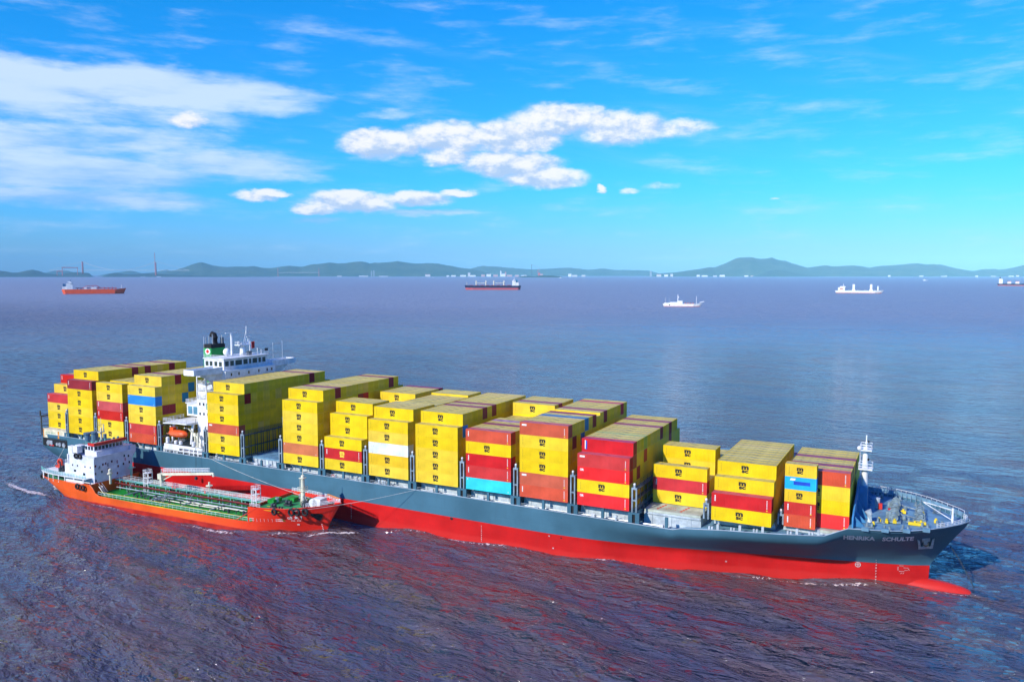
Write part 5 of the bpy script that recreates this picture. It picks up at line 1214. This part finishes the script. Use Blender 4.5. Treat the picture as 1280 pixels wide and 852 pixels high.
def foam():
    mt = bpy.data.materials.new('churned_water'); mt.use_nodes = True; g = NT(mt.node_tree)
    p = g.n('ShaderNodeBsdfPrincipled'); o = g.n('ShaderNodeOutputMaterial'); p.inputs['Base Color'].default_value = (.60, .52, .50, 1); p.inputs['Roughness'].default_value = .7
    tr = g.n('ShaderNodeBsdfTransparent'); mx = g.n('ShaderNodeMixShader'); geo = g.n('ShaderNodeNewGeometry')
    uv = g.n('ShaderNodeVertexColor', layer_name='foam_amount'); n1 = g.noise(geo.outputs['Position'], 1.3, 5, .65)
    a = g.step(g.m('ADD', g.m('MULTIPLY', uv.outputs[0], .62), g.m('MULTIPLY', g.m('SUBTRACT', n1, .5), 2.4)), .38, .85)
    g.t.links.new(a, mx.inputs[0]); g.t.links.new(tr.outputs[0], mx.inputs[1]); g.t.links.new(p.outputs[0], mx.inputs[2]); g.t.links.new(mx.outputs[0], o.inputs[0])
    vs = []; fs = []; dn = []
    def strip(pts, w, d=1.0):
        K = 6; base = len(vs); n = len(pts)
        for i, p_ in enumerate(pts):
            q = pts[min(i + 1, n - 1)]; q0 = pts[max(i - 1, 0)]; t = Vector((q[0] - q0[0], q[1] - q0[1])).normalized(); nn = Vector((-t.y, t.x))
            for k in range(K + 1):
                u = k / K * 2 - 1; fx, fy = p_[0] + nn.x * u * w, p_[1] + nn.y * u * w; vs.append((fx, fy, sea_z(fx, fy) + .07)); dn.append(d * (1 - u * u) * min(1, 3 * i / n, 3 * (n - 1 - i) / n + .0))
        for i in range(n - 1):
            for k in range(K): a_ = base + i * (K + 1) + k; fs.append((a_, a_ + 1, a_ + K + 2, a_ + K + 1))
    def line(a, b, n=24, bend=0.0): return [(a[0] + (b[0] - a[0]) * i / n, a[1] + (b[1] - a[1]) * i / n + bend * math.sin(math.pi * i / n)) for i in range(n + 1)]
    strip(line((-104, -35.5), (-60, -42.4), 44, -1.6), 1.5, 1.35); strip(line((-84, -29.5), (-70, -38.6), 20, -.8), .8, 1.1); strip(line((-62, -41.9), (-20, -40.9), 40), .8, .85); strip(line((-20, -40.9), (10, -40.0), 40, -.3), .9, .95)
    strip(line((19, -37.2), (35, -25.0), 30, -1.2), 1.0, 1.4); strip(line((9, -40.2), (24.5, -32.2), 24, -1.2), .9, 1.0)
    strip(line((30, -20.7), (82, -20.4), 80), .9, .85); strip(line((82, -20.2), (112, -14.6), 50, -.6), .9, .85); strip(line((112, -14.5), (158, -3.0), 60, -1.0), .9, .9); strip(line((156, -3.2), (167, -.6), 20, -1.0), .8, 1.1)
    m = MB(); m.add(vs, fs); ob = m.build('sea_foam', mt); ca = ob.data.color_attributes.new('foam_amount', 'FLOAT_COLOR', 'POINT')
    for i, d in enumerate(dn): ca.data[i].color = (d, d, d, 1)
    tag(ob, kind='stuff')
foam()
# ================================================================ far ships, shore works, bridge
NAVY = paint('navy_hull', (.012, .022, .07), .45, .1); RUSTD = paint('deck_red', (.30, .03, .03), .6, .2); PINKR = paint('antifouling_pink', (.50, .10, .11), .5, .15)
REDO = paint('far_red_spare', (.78, .12, .04), .45, .15); PALE = paint('pale_concrete', (.62, .60, .56), .7, .15); REDW = paint('steelwork_red', (.55, .12, .09), .6, .1)
def sea_at(px, py):                 # range at which the sea surface lies under the horizon by that much
    return 63.96 * 1010.88 / (py - 342.6) * .995
def facing(px): return math.pi / 2 - (-0.47717 + math.atan2(px - 640, 1010.88)) - math.pi / 2
def far_thing(name, px, py, label, cat, flip=False, group=None):
    x, y = place(px, sea_at(px, py)); return thing(name, (x, y, 0), label, cat, group, rz=facing(px) + (math.pi if flip else 0) + 1e-6)
def far_hull(L, B, D, zr, mats, parent, bow=.14, rake=.5, sheer=2.0, transom=.04):
    # level lofted hull, bow at +x, freeboard D, lower paint up to zr
    mb = MB(); K = 22; zz = [-1.5, 0, zr * .5, zr, zr + (D - zr) * .5, D]
    for sgn in (-1, 1):
        vs = []; fs = []; mi = []
        for i in range(K + 1):
            t = i / K; x0 = (t - .5) * L
            for j, z in enumerate(zz):
                f = z / D; b = B / 2 * min(1, ((1 - t) / bow) ** .6 if t > 1 - bow else 1) * (min(1, .55 + .45 * (t / transom)) if t < transom else 1)
                if t > 1 - bow: b *= .75 + .25 * f
                x = x0 - (1 - f) * rake * D * max(0, (t - .8) / .2) + (1 - f) * rake * D * .6 * max(0, (.1 - t) / .1)
                vs.append((x, sgn * b, z + (sheer * max(0, (t - .85) / .15) * f if z > 0 else 0)))
        n = len(zz)
        for i in range(K):
            for j in range(n - 1): a = i * n + j; fs.append((a, a + n, a + n + 1, a + 1)); mi.append(1 if j < 3 else 0)
        o = len(mb.v); mb.v += vs; mb.f += [tuple(o + q for q in f) for f in fs]; mb.mi += mi
    b = len(mb.v) // 2; n = len(zz)
    for j in range(n - 1): mb.f.append((j, b + j, b + j + 1, j + 1)); mb.mi.append(1 if j < 3 else 0)
    for i in range(K): mb.f.append((i * n + n - 1, (i + 1) * n + n - 1, b + (i + 1) * n + n - 1, b + i * n + n - 1)); mb.mi.append(2 if len(mats) > 2 else 0)
    return mb.build('hull', mats, parent)
def far_ships():
    # red tanker
    t = far_thing('far_tanker', 119.0, 366.9, 'orange red tanker with white house at its left end, far off at left', 'tanker')
    far_hull(188, 30, 15, 1.5, [paint('far_tanker_red', (.85, .11, .03), .5, .08), PINKR, RUSTD], t, bow=.16, sheer=3)
    m = MB(); m.box(-80, -13, 15, -62, 13, 34); m.box(-82, -6, 15, -80, 6, 22); m.box(-92, -9, 15, -80, 9, 24); m.box(-70, -17, 34, -64, 17, 37); m.box(-76, -6, 37, -66, 6, 40); m.build('deckhouse', WHITE, t)
    m = MB(); m.box(-62, -13, 36.4, -38, 13, 38) if 0 else m.box(-61.9, -12, 33.0, -61.7, 12, 36.2); m.build('window', GLASS, t)
    m = MB(); m.box(-90, -4, 24, -82, 4, 33); m.pipe([(-68, 0, 40), (-68, 0, 46)], .8, 6); m.build('funnel', paint('far_funnel_blue', (.05, .12, .25), .5), t)
    m = MB()
    for x, h in ((-50, 5), (-30, 8), (-5, 10), (10, 10), (28, 7), (40, 6), (52, 7), (62, 5)): m.box(x, -6, 15, x + 2, 6, 15 + h)
    m.box(-55, -2, 18, 66, 2, 20); m.pipe([(-40, -4, 16), (-20, -4, 26), (5, -4, 27), (22, -4, 18)], 1.0, 6); m.build('deck_pipework', paint('pipework_pink', (.55, .10, .12), .5), t)
    m = MB(); m.box(-30, -9, 15, -22, -3, 22); m.box(-10, -9, 15, 6, -3, 22); m.build('deck_tank', WHITE, t)
    m = MB(); m.pipe([(80, 0, 17), (80, 0, 29)], .7, 6); m.build('foremast', WHITE, t)
    # bulk carrier, bow to the left
    t = far_thing('bulk_carrier', 616, 361.9, 'navy bulk carrier with pink red waterline and four white deck cranes', 'cargo ship', flip=True)
    far_hull(232, 34, 17, 8, [NAVY, PINKR, RUSTD], t, bow=.10, rake=.3)
    m = MB(); m.box(-106, -14, 17, -94, 14, 30); m.box(-94, -15, 17, -80, 15, 38); m.box(-90, -18, 38, -84, 18, 41); m.pipe([(-88, 0, 41), (-88, 0, 50)], .8, 6); m.build('deckhouse', WHITE, t)
    m = MB(); m.box(-102, -4, 30, -95, 4, 41); m.build('funnel', paint('far_funnel_teal', (.03, .22, .32), .5), t)
    for a in (-46, -4, 28, 68):
        m = MB(); m.cyl((a, 0, 17), 2.4, 20, 10); m.box(a - 2.6, -2.6, 32, a + 2.6, 2.6, 36.5); d = 1 if a in (-46, 28) else -1; m.pipe([(a, 0, 28), (a + d * 30, 0, 26.5)], .9, 6); m.build('deck_crane', CREAM, t)
    m = MB()
    for x in range(-74, 100, 22): m.box(x, -9, 17, x + 15, 9, 18.8)
    m.build('hatch_cover', RUSTD, t)
    m = MB(); m.pipe([(106, 0, 19), (106, 0, 31)], .8, 6); m.build('foremast', CREAM, t)
    # white research-like vessel
    t = far_thing('white_ship', 853, 382.6, 'small white ship with tall central mast and red patch under its bow', 'ship')
    far_hull(78, 12, 5.2, .8, [paint('far_white_hull', (.82, .80, .74), .5, .12), REDP, PALE], t, bow=.22, sheer=2.2, rake=.9)
    m = MB(); m.box(-24, -5, 5.2, 0, 5, 8.6); m.box(-10, -4.5, 8.6, 0, 4.5, 11.2); m.box(-3, -5.2, 11.2, 1.5, 5.2, 11.6); m.box(-36, -4.5, 5.2, -24, 4.5, 7.0); m.build('deckhouse', WHITE, t)
    m = MB(); m.pipe([(-9, 0, 11), (-9, 0, 24)], .9, 8, True, .5); m.box(-9.8, -1.2, 17.5, -6.8, 1.2, 19); m.build('main_mast', WHITE, t)
    m = MB(); m.pipe([(27, 0, 6), (27, 0, 20)], .45, 6); m.pipe([(33, 0, 8.0), (42, 0, 10.0)], .7, 6); m.build('foremast', WHITE, t)
    m = MB(); m.pipe([(-33, 0, 7), (-33, 0, 17)], .22, 5); m.pipe([(-26, 0, 8), (-26, 0, 16)], .15, 5); m.build('aerial', WHITE, t)
    m = MB()
    for x in (4, 9, 14, 19): m.box(x, -4, 5.2, x + 3, 4, 7.2)
    m.build('deck_gear', paint('deck_gear_rust', (.45, .14, .10), .6), t)
    m = MB(); m.box(-26, -6.08, 2.0, -24.2, -5.9, 4.2); m.box(0, -5.3, 9.2, 1, 5.3, 10.4); m.build('window', GLASS, t)
    # white reefer
    t = far_thing('reefer_ship', 1073, 366.1, 'white cargo ship with two thick white king posts, far off at right', 'cargo ship')
    far_hull(152, 20, 8, 1.6, [paint('far_white_hull', (.82, .80, .74), .5, .12), PINKR, PALE], t, bow=.16, sheer=3, rake=.8)
    m = MB(); m.box(-66, -9, 8, -44, 9, 19); m.box(-60, -9, 19, -44, 9, 23); m.box(-50, -10.5, 19.5, -42, 10.5, 22); m.pipe([(-49, 0, 23), (-49, 0, 31)], .8, 6); m.build('deckhouse', WHITE, t)
    m = MB(); m.box(-60, -9.1, 12, -50, -8.95, 17); m.build('house_stripe', paint('house_orange', (.65, .30, .20), .5), t)
    for x in (-17, 37): m = MB(); m.box(x - 3.6, -4, 8, x + 3.6, 4, 30); m.box(x - 5.5, -5, 8, x + 5.5, 5, 12); m.build('king_post', WHITE, t)
    m = MB(); m.box(56, -1.6, 9, 60, 1.6, 24); m.build('foremast', WHITE, t)
    m = MB()
    for x in (-35, -7, 15, 45): m.box(x, -5, 8, x + 10, 5, 11)
    m.build('hatch_cover', paint('far_hatch_grey', (.25, .30, .34), .6), t)
    # ship cut by the right edge of the view
    x, y = place(1245, 4500); a = facing(1260); t = thing('bulk_carrier', (x + math.cos(a) * 108, y + math.sin(a) * 108, 0), 'navy bulk carrier at the far right with a tall white house at its stern', 'cargo ship', rz=a)
    far_hull(216, 32, 12, 4, [NAVY, PINKR, RUSTD], t, bow=.1)
    m = MB(); m.box(-100, -14, 12, -82, 14, 37); m.box(-97, -17, 37, -88, 17, 40); m.build('deckhouse', WHITE, t)
    m = MB(); m.box(-98, -5, 40, -92, 5, 47); m.build('funnel', BLACK, t)
    for x in (-60, -22, 30, 70): m = MB(); m.box(x, -7, 12, x + 18, 7, 22); m.m(1).box(x - .5, -7.5, 22, x + 18.5, 7.5, 25); m.build('deck_crane', [WHITE, PINKR], t)
    m = MB(); m.pipe([(-40, 0, 38), (0, 0, 35)], .6, 5); m.build('crane_jib', STEEL, t)
far_ships()
def small_craft():
    for k, (px, py, L, lab) in enumerate(((542, 347.0, 42, 'tiny white boat with dark hull near the middle of the far shore'), (701, 347.3, 60, 'low pale barge just right of the harbour crane islet'), (1155, 350.6, 48, 'small white motor boat on open water between reefer and far shore'), (1220, 347.0, 34, 'tiny white sailing craft near the shore at far right'), (959, 347.2, 26, 'tiny white boat below the tallest hill at right'))):
        t = far_thing('small_boat', px, py, lab, 'boat', group='small boats far out')
        far_hull(L, L * .22, L * .07, L * .01, [WHITE, NAVY if k == 0 else PINKR], t, bow=.3)
        m = MB(); m.box(-L * .3, -L * .08, L * .07, L * .05, L * .08, L * .17); m.pipe([(-L * .1, 0, L * .17), (-L * .1, 0, L * .35)], L * .012, 5); m.build('cabin', WHITE, t)
small_craft()

def H(py, d): return (342.6 - py) / 1010.88 * d + 63.96      # height of something seen at that level and range
def shore_works():
    d = 18500
    (xa, ya), (xb, yb) = place(105.5, d), place(196.5, d); t = thing('suspension_bridge', (0, 0, 0), 'long pale suspension bridge with two red towers beyond the left islands', 'bridge')
    A, B = Vector((xa, ya, 0)), Vector((xb, yb, 0)); u = (B - A).normalized(); n = Vector((-u.y, u.x, 0)); hd = H(337.9, d)
    for P_, top in ((A, H(327, d)), (B, H(328, d))):
        m = MB()
        for s in (-16, 16): q = P_ + n * s; m.pipe([(q.x, q.y, 0), (q.x, q.y, top)], 13, 6, True, 9)
        for f in (.5, .75, 1): q = P_ + n * -14; q2 = P_ + n * 14; m.pipe([(q.x, q.y, top * f - 4), (q2.x, q2.y, top * f - 4)], 5, 5)
        m.build('bridge_tower', REDW, t)
    L0, L1 = A - u * 760, B + u * 760; m = MB(); m.pipe([(L0.x, L0.y, hd), (L1.x, L1.y, hd)], 4.5, 6); m.build('bridge_deck', PALE, t)
    for s in (-14, 14):
        m = MB(); pts = []
        for i in range(25): q = A.lerp(B, i / 24) + n * s; pts.append((q.x, q.y, hd + 8 + (H(327, d) - hd - 8) * (2 * i / 24 - 1) ** 2))
        m.pipe(pts, 2.0, 4)
        for P_, Q in ((A, L0), (B, L1)): m.pipe([(P_.x + n.x * s, P_.y + n.y * s, H(327, d)), (Q.x + n.x * s, Q.y + n.y * s, hd)], 1.1, 4)
        m.build('main_cable', PALE, t)
    # lattice power mast
    x, y = place(195.6, 20500); top = H(316, 20500); t = thing('power_mast', (x, y, 0), 'very tall thin lattice mast rising behind the right tower of the suspension bridge', 'power mast')
    m = MB(); 
    for sx in (-1, 1):
        for sy in (-1, 1): m.pipe([(x + 24 * sx, y + 24 * sy, 0), (x + 7 * sx, y + 7 * sy, top * .55), (x + 3 * sx, y + 3 * sy, top)], 2.6, 4)
    for k in range(14):
        f = (k + .5) / 14; w = 24 + (7 - 24) * min(1, f / .55) if f < .55 else 7 - 4 * (f - .55) / .45; z = top * f
        m.pipe([(x - w, y - w, z), (x + w, y - w, z)], 1.2, 4); m.pipe([(x - w, y + w, z), (x + w, y + w, z)], 1.2, 4)
    m.box(x - 30, y - 3, top * .80, x + 30, y + 3, top * .81); m.build('lattice', REDW, t)
    # shipyard gantry cranes
    for px, w, top, lab in ((89.5, 18, 334.0, 'large red gantry crane on the shipyard left of the bridge tower'), (76.5, 6, 338.4, 'lower red gantry crane at the left end of the shipyard')):
        d = 18300; x, y = place(px, d); W2 = w / 2 * 18.1; z = H(top, d); a = facing(px); t = thing('gantry_crane', (x, y, 0), lab, 'gantry crane', rz=a)
        m = MB(); m.box(-W2, -8, z - 20, W2, 8, z); 
        for q in range(int(w / 2)): m.box(-W2 + q * 22.4 + 4, -9, z, -W2 + q * 22.4 + 12, 9, z + 5)
        m.build('girder', REDW, t); m = MB()
        for s in (-1, 1): m.pipe([(s * W2 * .92, 0, 30), (s * W2 * .92, 0, z - 15)], 6, 6)
        m.build('leg', REDW, t)
    d = 15500; x, y = place(664.5, d); z = H(330.5, d); a = facing(664.5); t = thing('harbour_crane', (x, y, 0), 'thin tall harbour crane with slanting jib on the dark islet at mid shore', 'crane', rz=a)
    m = MB(); m.pipe([(0, 0, 5), (0, 0, z)], 4.5, 6); m.build('mast', paint('crane_blue', (.08, .14, .2), .6), t); m = MB(); m.pipe([(-22, 0, z), (65, 0, z - 26), (155, 0, z - 62)], 2.8, 5); m.pipe([(155, 0, z - 62), (152, 0, z - 140)], 1.6, 4); m.build('jib', STEEL, t)
    m = MB(); m.box(120, -10, 5, 160, 10, z * .38); m.pipe([(100, 0, z * .38), (135, 0, z * .6)], 4, 5); m.build('derrick', REDW, t)
    # second, smaller bridge in front of the central hills
    d = 21000; (xa, ya), (xb, yb) = place(348.5, d), place(399.5, d); t = thing('road_bridge', (0, 0, 0), 'small distant bridge with two low pinkish towers before the central hills', 'bridge')
    m = MB(); m.pipe([(xa, ya, H(340.7, d)), (xb, yb, H(340.7, d))], 3.5, 5); m.build('bridge_deck', PALE, t)
    for x, y in ((xa, ya), (xb, yb)): m = MB(); m.pipe([(x, y, 0), (x, y, H(335, d))], 9, 5, True, 5); m.build('bridge_tower', REDW, t)
shore_works()
def buildings():
    r = random.Random(9)
    data = [(560, 4, 342.9, 343.9, 0), (567, 7, 342.6, 344.2, 0), (579, 9, 342.4, 344.2, 0), (591, 9, 342.5, 344.2, 0), (586.5, 4, 338.4, 340.0, 1), (604, 6, 341.2, 344.2, 2), (611, 7, 340.8, 344.2, 0), (619.5, 7, 341.3, 344.2, 2), (629, 6, 340.2, 344.2, 0), (626, 2, 336.0, 340.4, 0), (632, 2, 337.5, 341, 2), (637, 8, 341.6, 344.2, 2), (646, 6, 342.2, 344.2, 2), (655, 8, 342.5, 344, 0), (676, 6, 340.6, 343.2, 2), (712, 5, 340.4, 342.5, 0), (718, 8, 342, 343.4, 1), (729, 6, 342.4, 343.5, 1), (812.8, 2.4, 337.5, 344, 3), (823, 7, 341.2, 343.6, 1), (832, 6, 341.6, 343.8, 0), (839, 4, 340.8, 343.8, 1), (872, 5, 342.2, 343.9, 0), (880, 9, 342.8, 344.2, 0), (893, 6, 343, 344.3, 1), (902, 8, 342.1, 344, 0), (932, 6, 342.9, 344.2, 0), (939, 4, 343.2, 344.4, 1),
            (1110, 3.5, 342.6, 344.6, 0), (1150, 6, 343.3, 344.6, 1), (1178, 8, 343.6, 344.8, 1), (1181, 2, 343, 344.9, 0), (1219, 4, 343.3, 344.9, 0), (1240, 7, 343.8, 344.9, 1), (1262, 7, 343.6, 344.9, 0), (1270, 4, 342.6, 344.9, 1), (425, 7, 343.2, 344.2, 1), (455, 14, 343.4, 344.3, 1), (480, 14, 343.5, 344.4, 1), (535, 8, 341.2, 343.8, 1), (180, 7, 345.1, 346.3, 1), (200, 6, 345.0, 346.3, 0), (465, 1.6, 337.6, 342.2, 3), (468, 1.6, 337.6, 342.2, 3)]
    kinds = ['white shed', 'pale block', 'pinkish works building', 'slim grey tower']; mats = [WHITE, PALE, paint('works_pink', (.58, .34, .32), .7, .1), paint('tower_grey', (.25, .28, .32), .7, .1)]
    land = lambda p: 'below the island at left' if p < 300 else 'between the small bridge and mid shore' if p < 545 else 'in the harbour left of the crane' if p < 660 else 'on the low shore right of the crane' if p < 790 else 'at the foot of the gap between hills' if p < 845 else 'under the tallest right hill' if p < 1000 else 'on the far right shore'
    cnt = {}
    for i, (px, w, t_, b_, k) in enumerate(data):
        d = 9800 if px < 1e9 else 0; d = 20500 if px > 300 else 17600
        x, y = place(px, d); s = d / 1010.88; key = (k, land(px)); cnt[key] = cnt.get(key, 0) + 1; q = cnt[key]
        lab = '%s%s %s' % (('', 'second ', 'third ', 'fourth ', 'fifth ', 'sixth ', 'seventh ', 'eighth ')[q - 1], kinds[k], land(px)) + (', counted from the left' if q > 1 or sum(1 for e in data if (e[4], land(e[0])) == key) > 1 else '')
        if q == 1 and 'counted' in lab: lab = 'first ' + lab
        t = thing('shore_building', (x, y, 0), lab, 'building', 'buildings along the far shore', rz=facing(px) + 1e-6)
        z1 = max(9, H(t_ + 1.1, d)) * (1 if k == 3 else .8); W2 = w * s / 2 * (.8 if k < 3 else 1); m = MB(); m.box(-W2, -25, -1, W2, 25, z1 * .92)
        m.build('wall', mats[k], t); m = MB()
        if k == 3: m.pipe([(0, 0, z1 * .9), (0, 0, z1 * 1.04)], W2 * .5, 5)
        else: m.prism([(-27, z1 * .92), (27, z1 * .92), (0, z1 * 1.0 + 4)], 'x', -W2 - 2, W2 + 2)
        m.build('roof', [REDW, STEEL, WHITE, STEEL][(i + k) % 4] if k != 0 else WHITE, t)
buildings()

# ================================================================ repeated fittings: every piece becomes a part of its own
def split_pieces(ob, single):
    me = ob.data; n = len(me.vertices); par = list(range(n))
    def find(a):
        while par[a] != a: par[a] = par[par[a]]; a = par[a]
        return a
    for p in me.polygons:
        v = p.vertices; r0 = find(v[0])
        for q in v[1:]:
            r1 = find(q)
            if r1 != r0: par[r1] = r0
    comp = {}
    for i in range(n): comp.setdefault(find(i), []).append(i)
    items = []
    for vs in comp.values():
        cs = [me.vertices[i].co for i in vs]; items.append([[min(c[k] for c in cs) - .03 for k in range(3)], [max(c[k] for c in cs) + .03 for k in range(3)], vs])
    merged = True
    while merged:
        merged = False
        for i in range(len(items)):
            for j in range(i + 1, len(items)):
                a, b = items[i], items[j]
                if all(a[0][k] <= b[1][k] and b[0][k] <= a[1][k] for k in range(3)):
                    items[i] = [[min(a[0][k], b[0][k]) for k in range(3)], [max(a[1][k], b[1][k]) for k in range(3)], a[2] + b[2]]; items.pop(j); merged = True; break
            if merged: break
    if len(items) < 2 or len(items) > 100: return
    for k, it in enumerate(items):
        idx = {v: i for i, v in enumerate(it[2])}; vs = [tuple(me.vertices[v].co) for v in it[2]]; fs = []; mi = []
        for p in me.polygons:
            if p.vertices[0] in idx: fs.append([idx[v] for v in p.vertices]); mi.append(p.material_index)
        m2 = bpy.data.meshes.new(single); m2.from_pydata(vs, [], fs)
        for mt in me.materials: m2.materials.append(mt)
        m2.polygons.foreach_set('material_index', mi); m2.update()
        o2 = bpy.data.objects.new(single, m2); COL.objects.link(o2); o2.parent = ob.parent
    bpy.data.objects.remove(ob)
SPL = {'portholes': 'porthole', 'window': 'window', 'fairlead': 'fairlead', 'lashing_pedestal': None, 'support_post': 'support_post', 'raft_canister': 'raft_canister', 'bollards': 'bollard', 'mooring_rollers': 'mooring_roller',
       'vent_pipe': 'vent_pipe', 'tyre': 'tyre', 'tyre_fender': 'tyre_fender', 'bulkhead': 'bulkhead', 'stair': 'stair', 'tank_hatch': 'tank_hatch', 'boat_davit': 'boat_davit', 'whip_aerial': 'whip_aerial', 'fire_box': 'fire_box', 'cowl_vent': 'cowl_vent',
       'exhaust_vent': 'exhaust_vent', 'hatch_box': 'hatch_box', 'yellow_line': 'yellow_line', 'discharge_port': 'discharge_port', 'cargo_pipe': 'cargo_pipe', 'deck_tank': 'deck_tank', 'main_cable': None, 'aerial': 'aerial', 'leg': 'leg', 'hatch_cover': 'hatch_cover',
       'deck_gear': 'deck_gear', 'mast_lamp': 'mast_lamp', 'stay': 'stay', 'mast_strut': 'mast_strut', 'side_rail': 'side_rail', 'winch': 'winch', 'orange_panel': 'orange_panel', 'stern_post': 'stern_post', 'hose': 'hose', 'steel_pipe': None, 'valve_gear': 'valve', 'side_platform': 'side_platform'}
for o in list(bpy.data.objects):
    k = o.name.split('.')[0]
    if o.type == 'MESH' and o.parent and SPL.get(k) and not o.children: split_pieces(o, SPL[k])
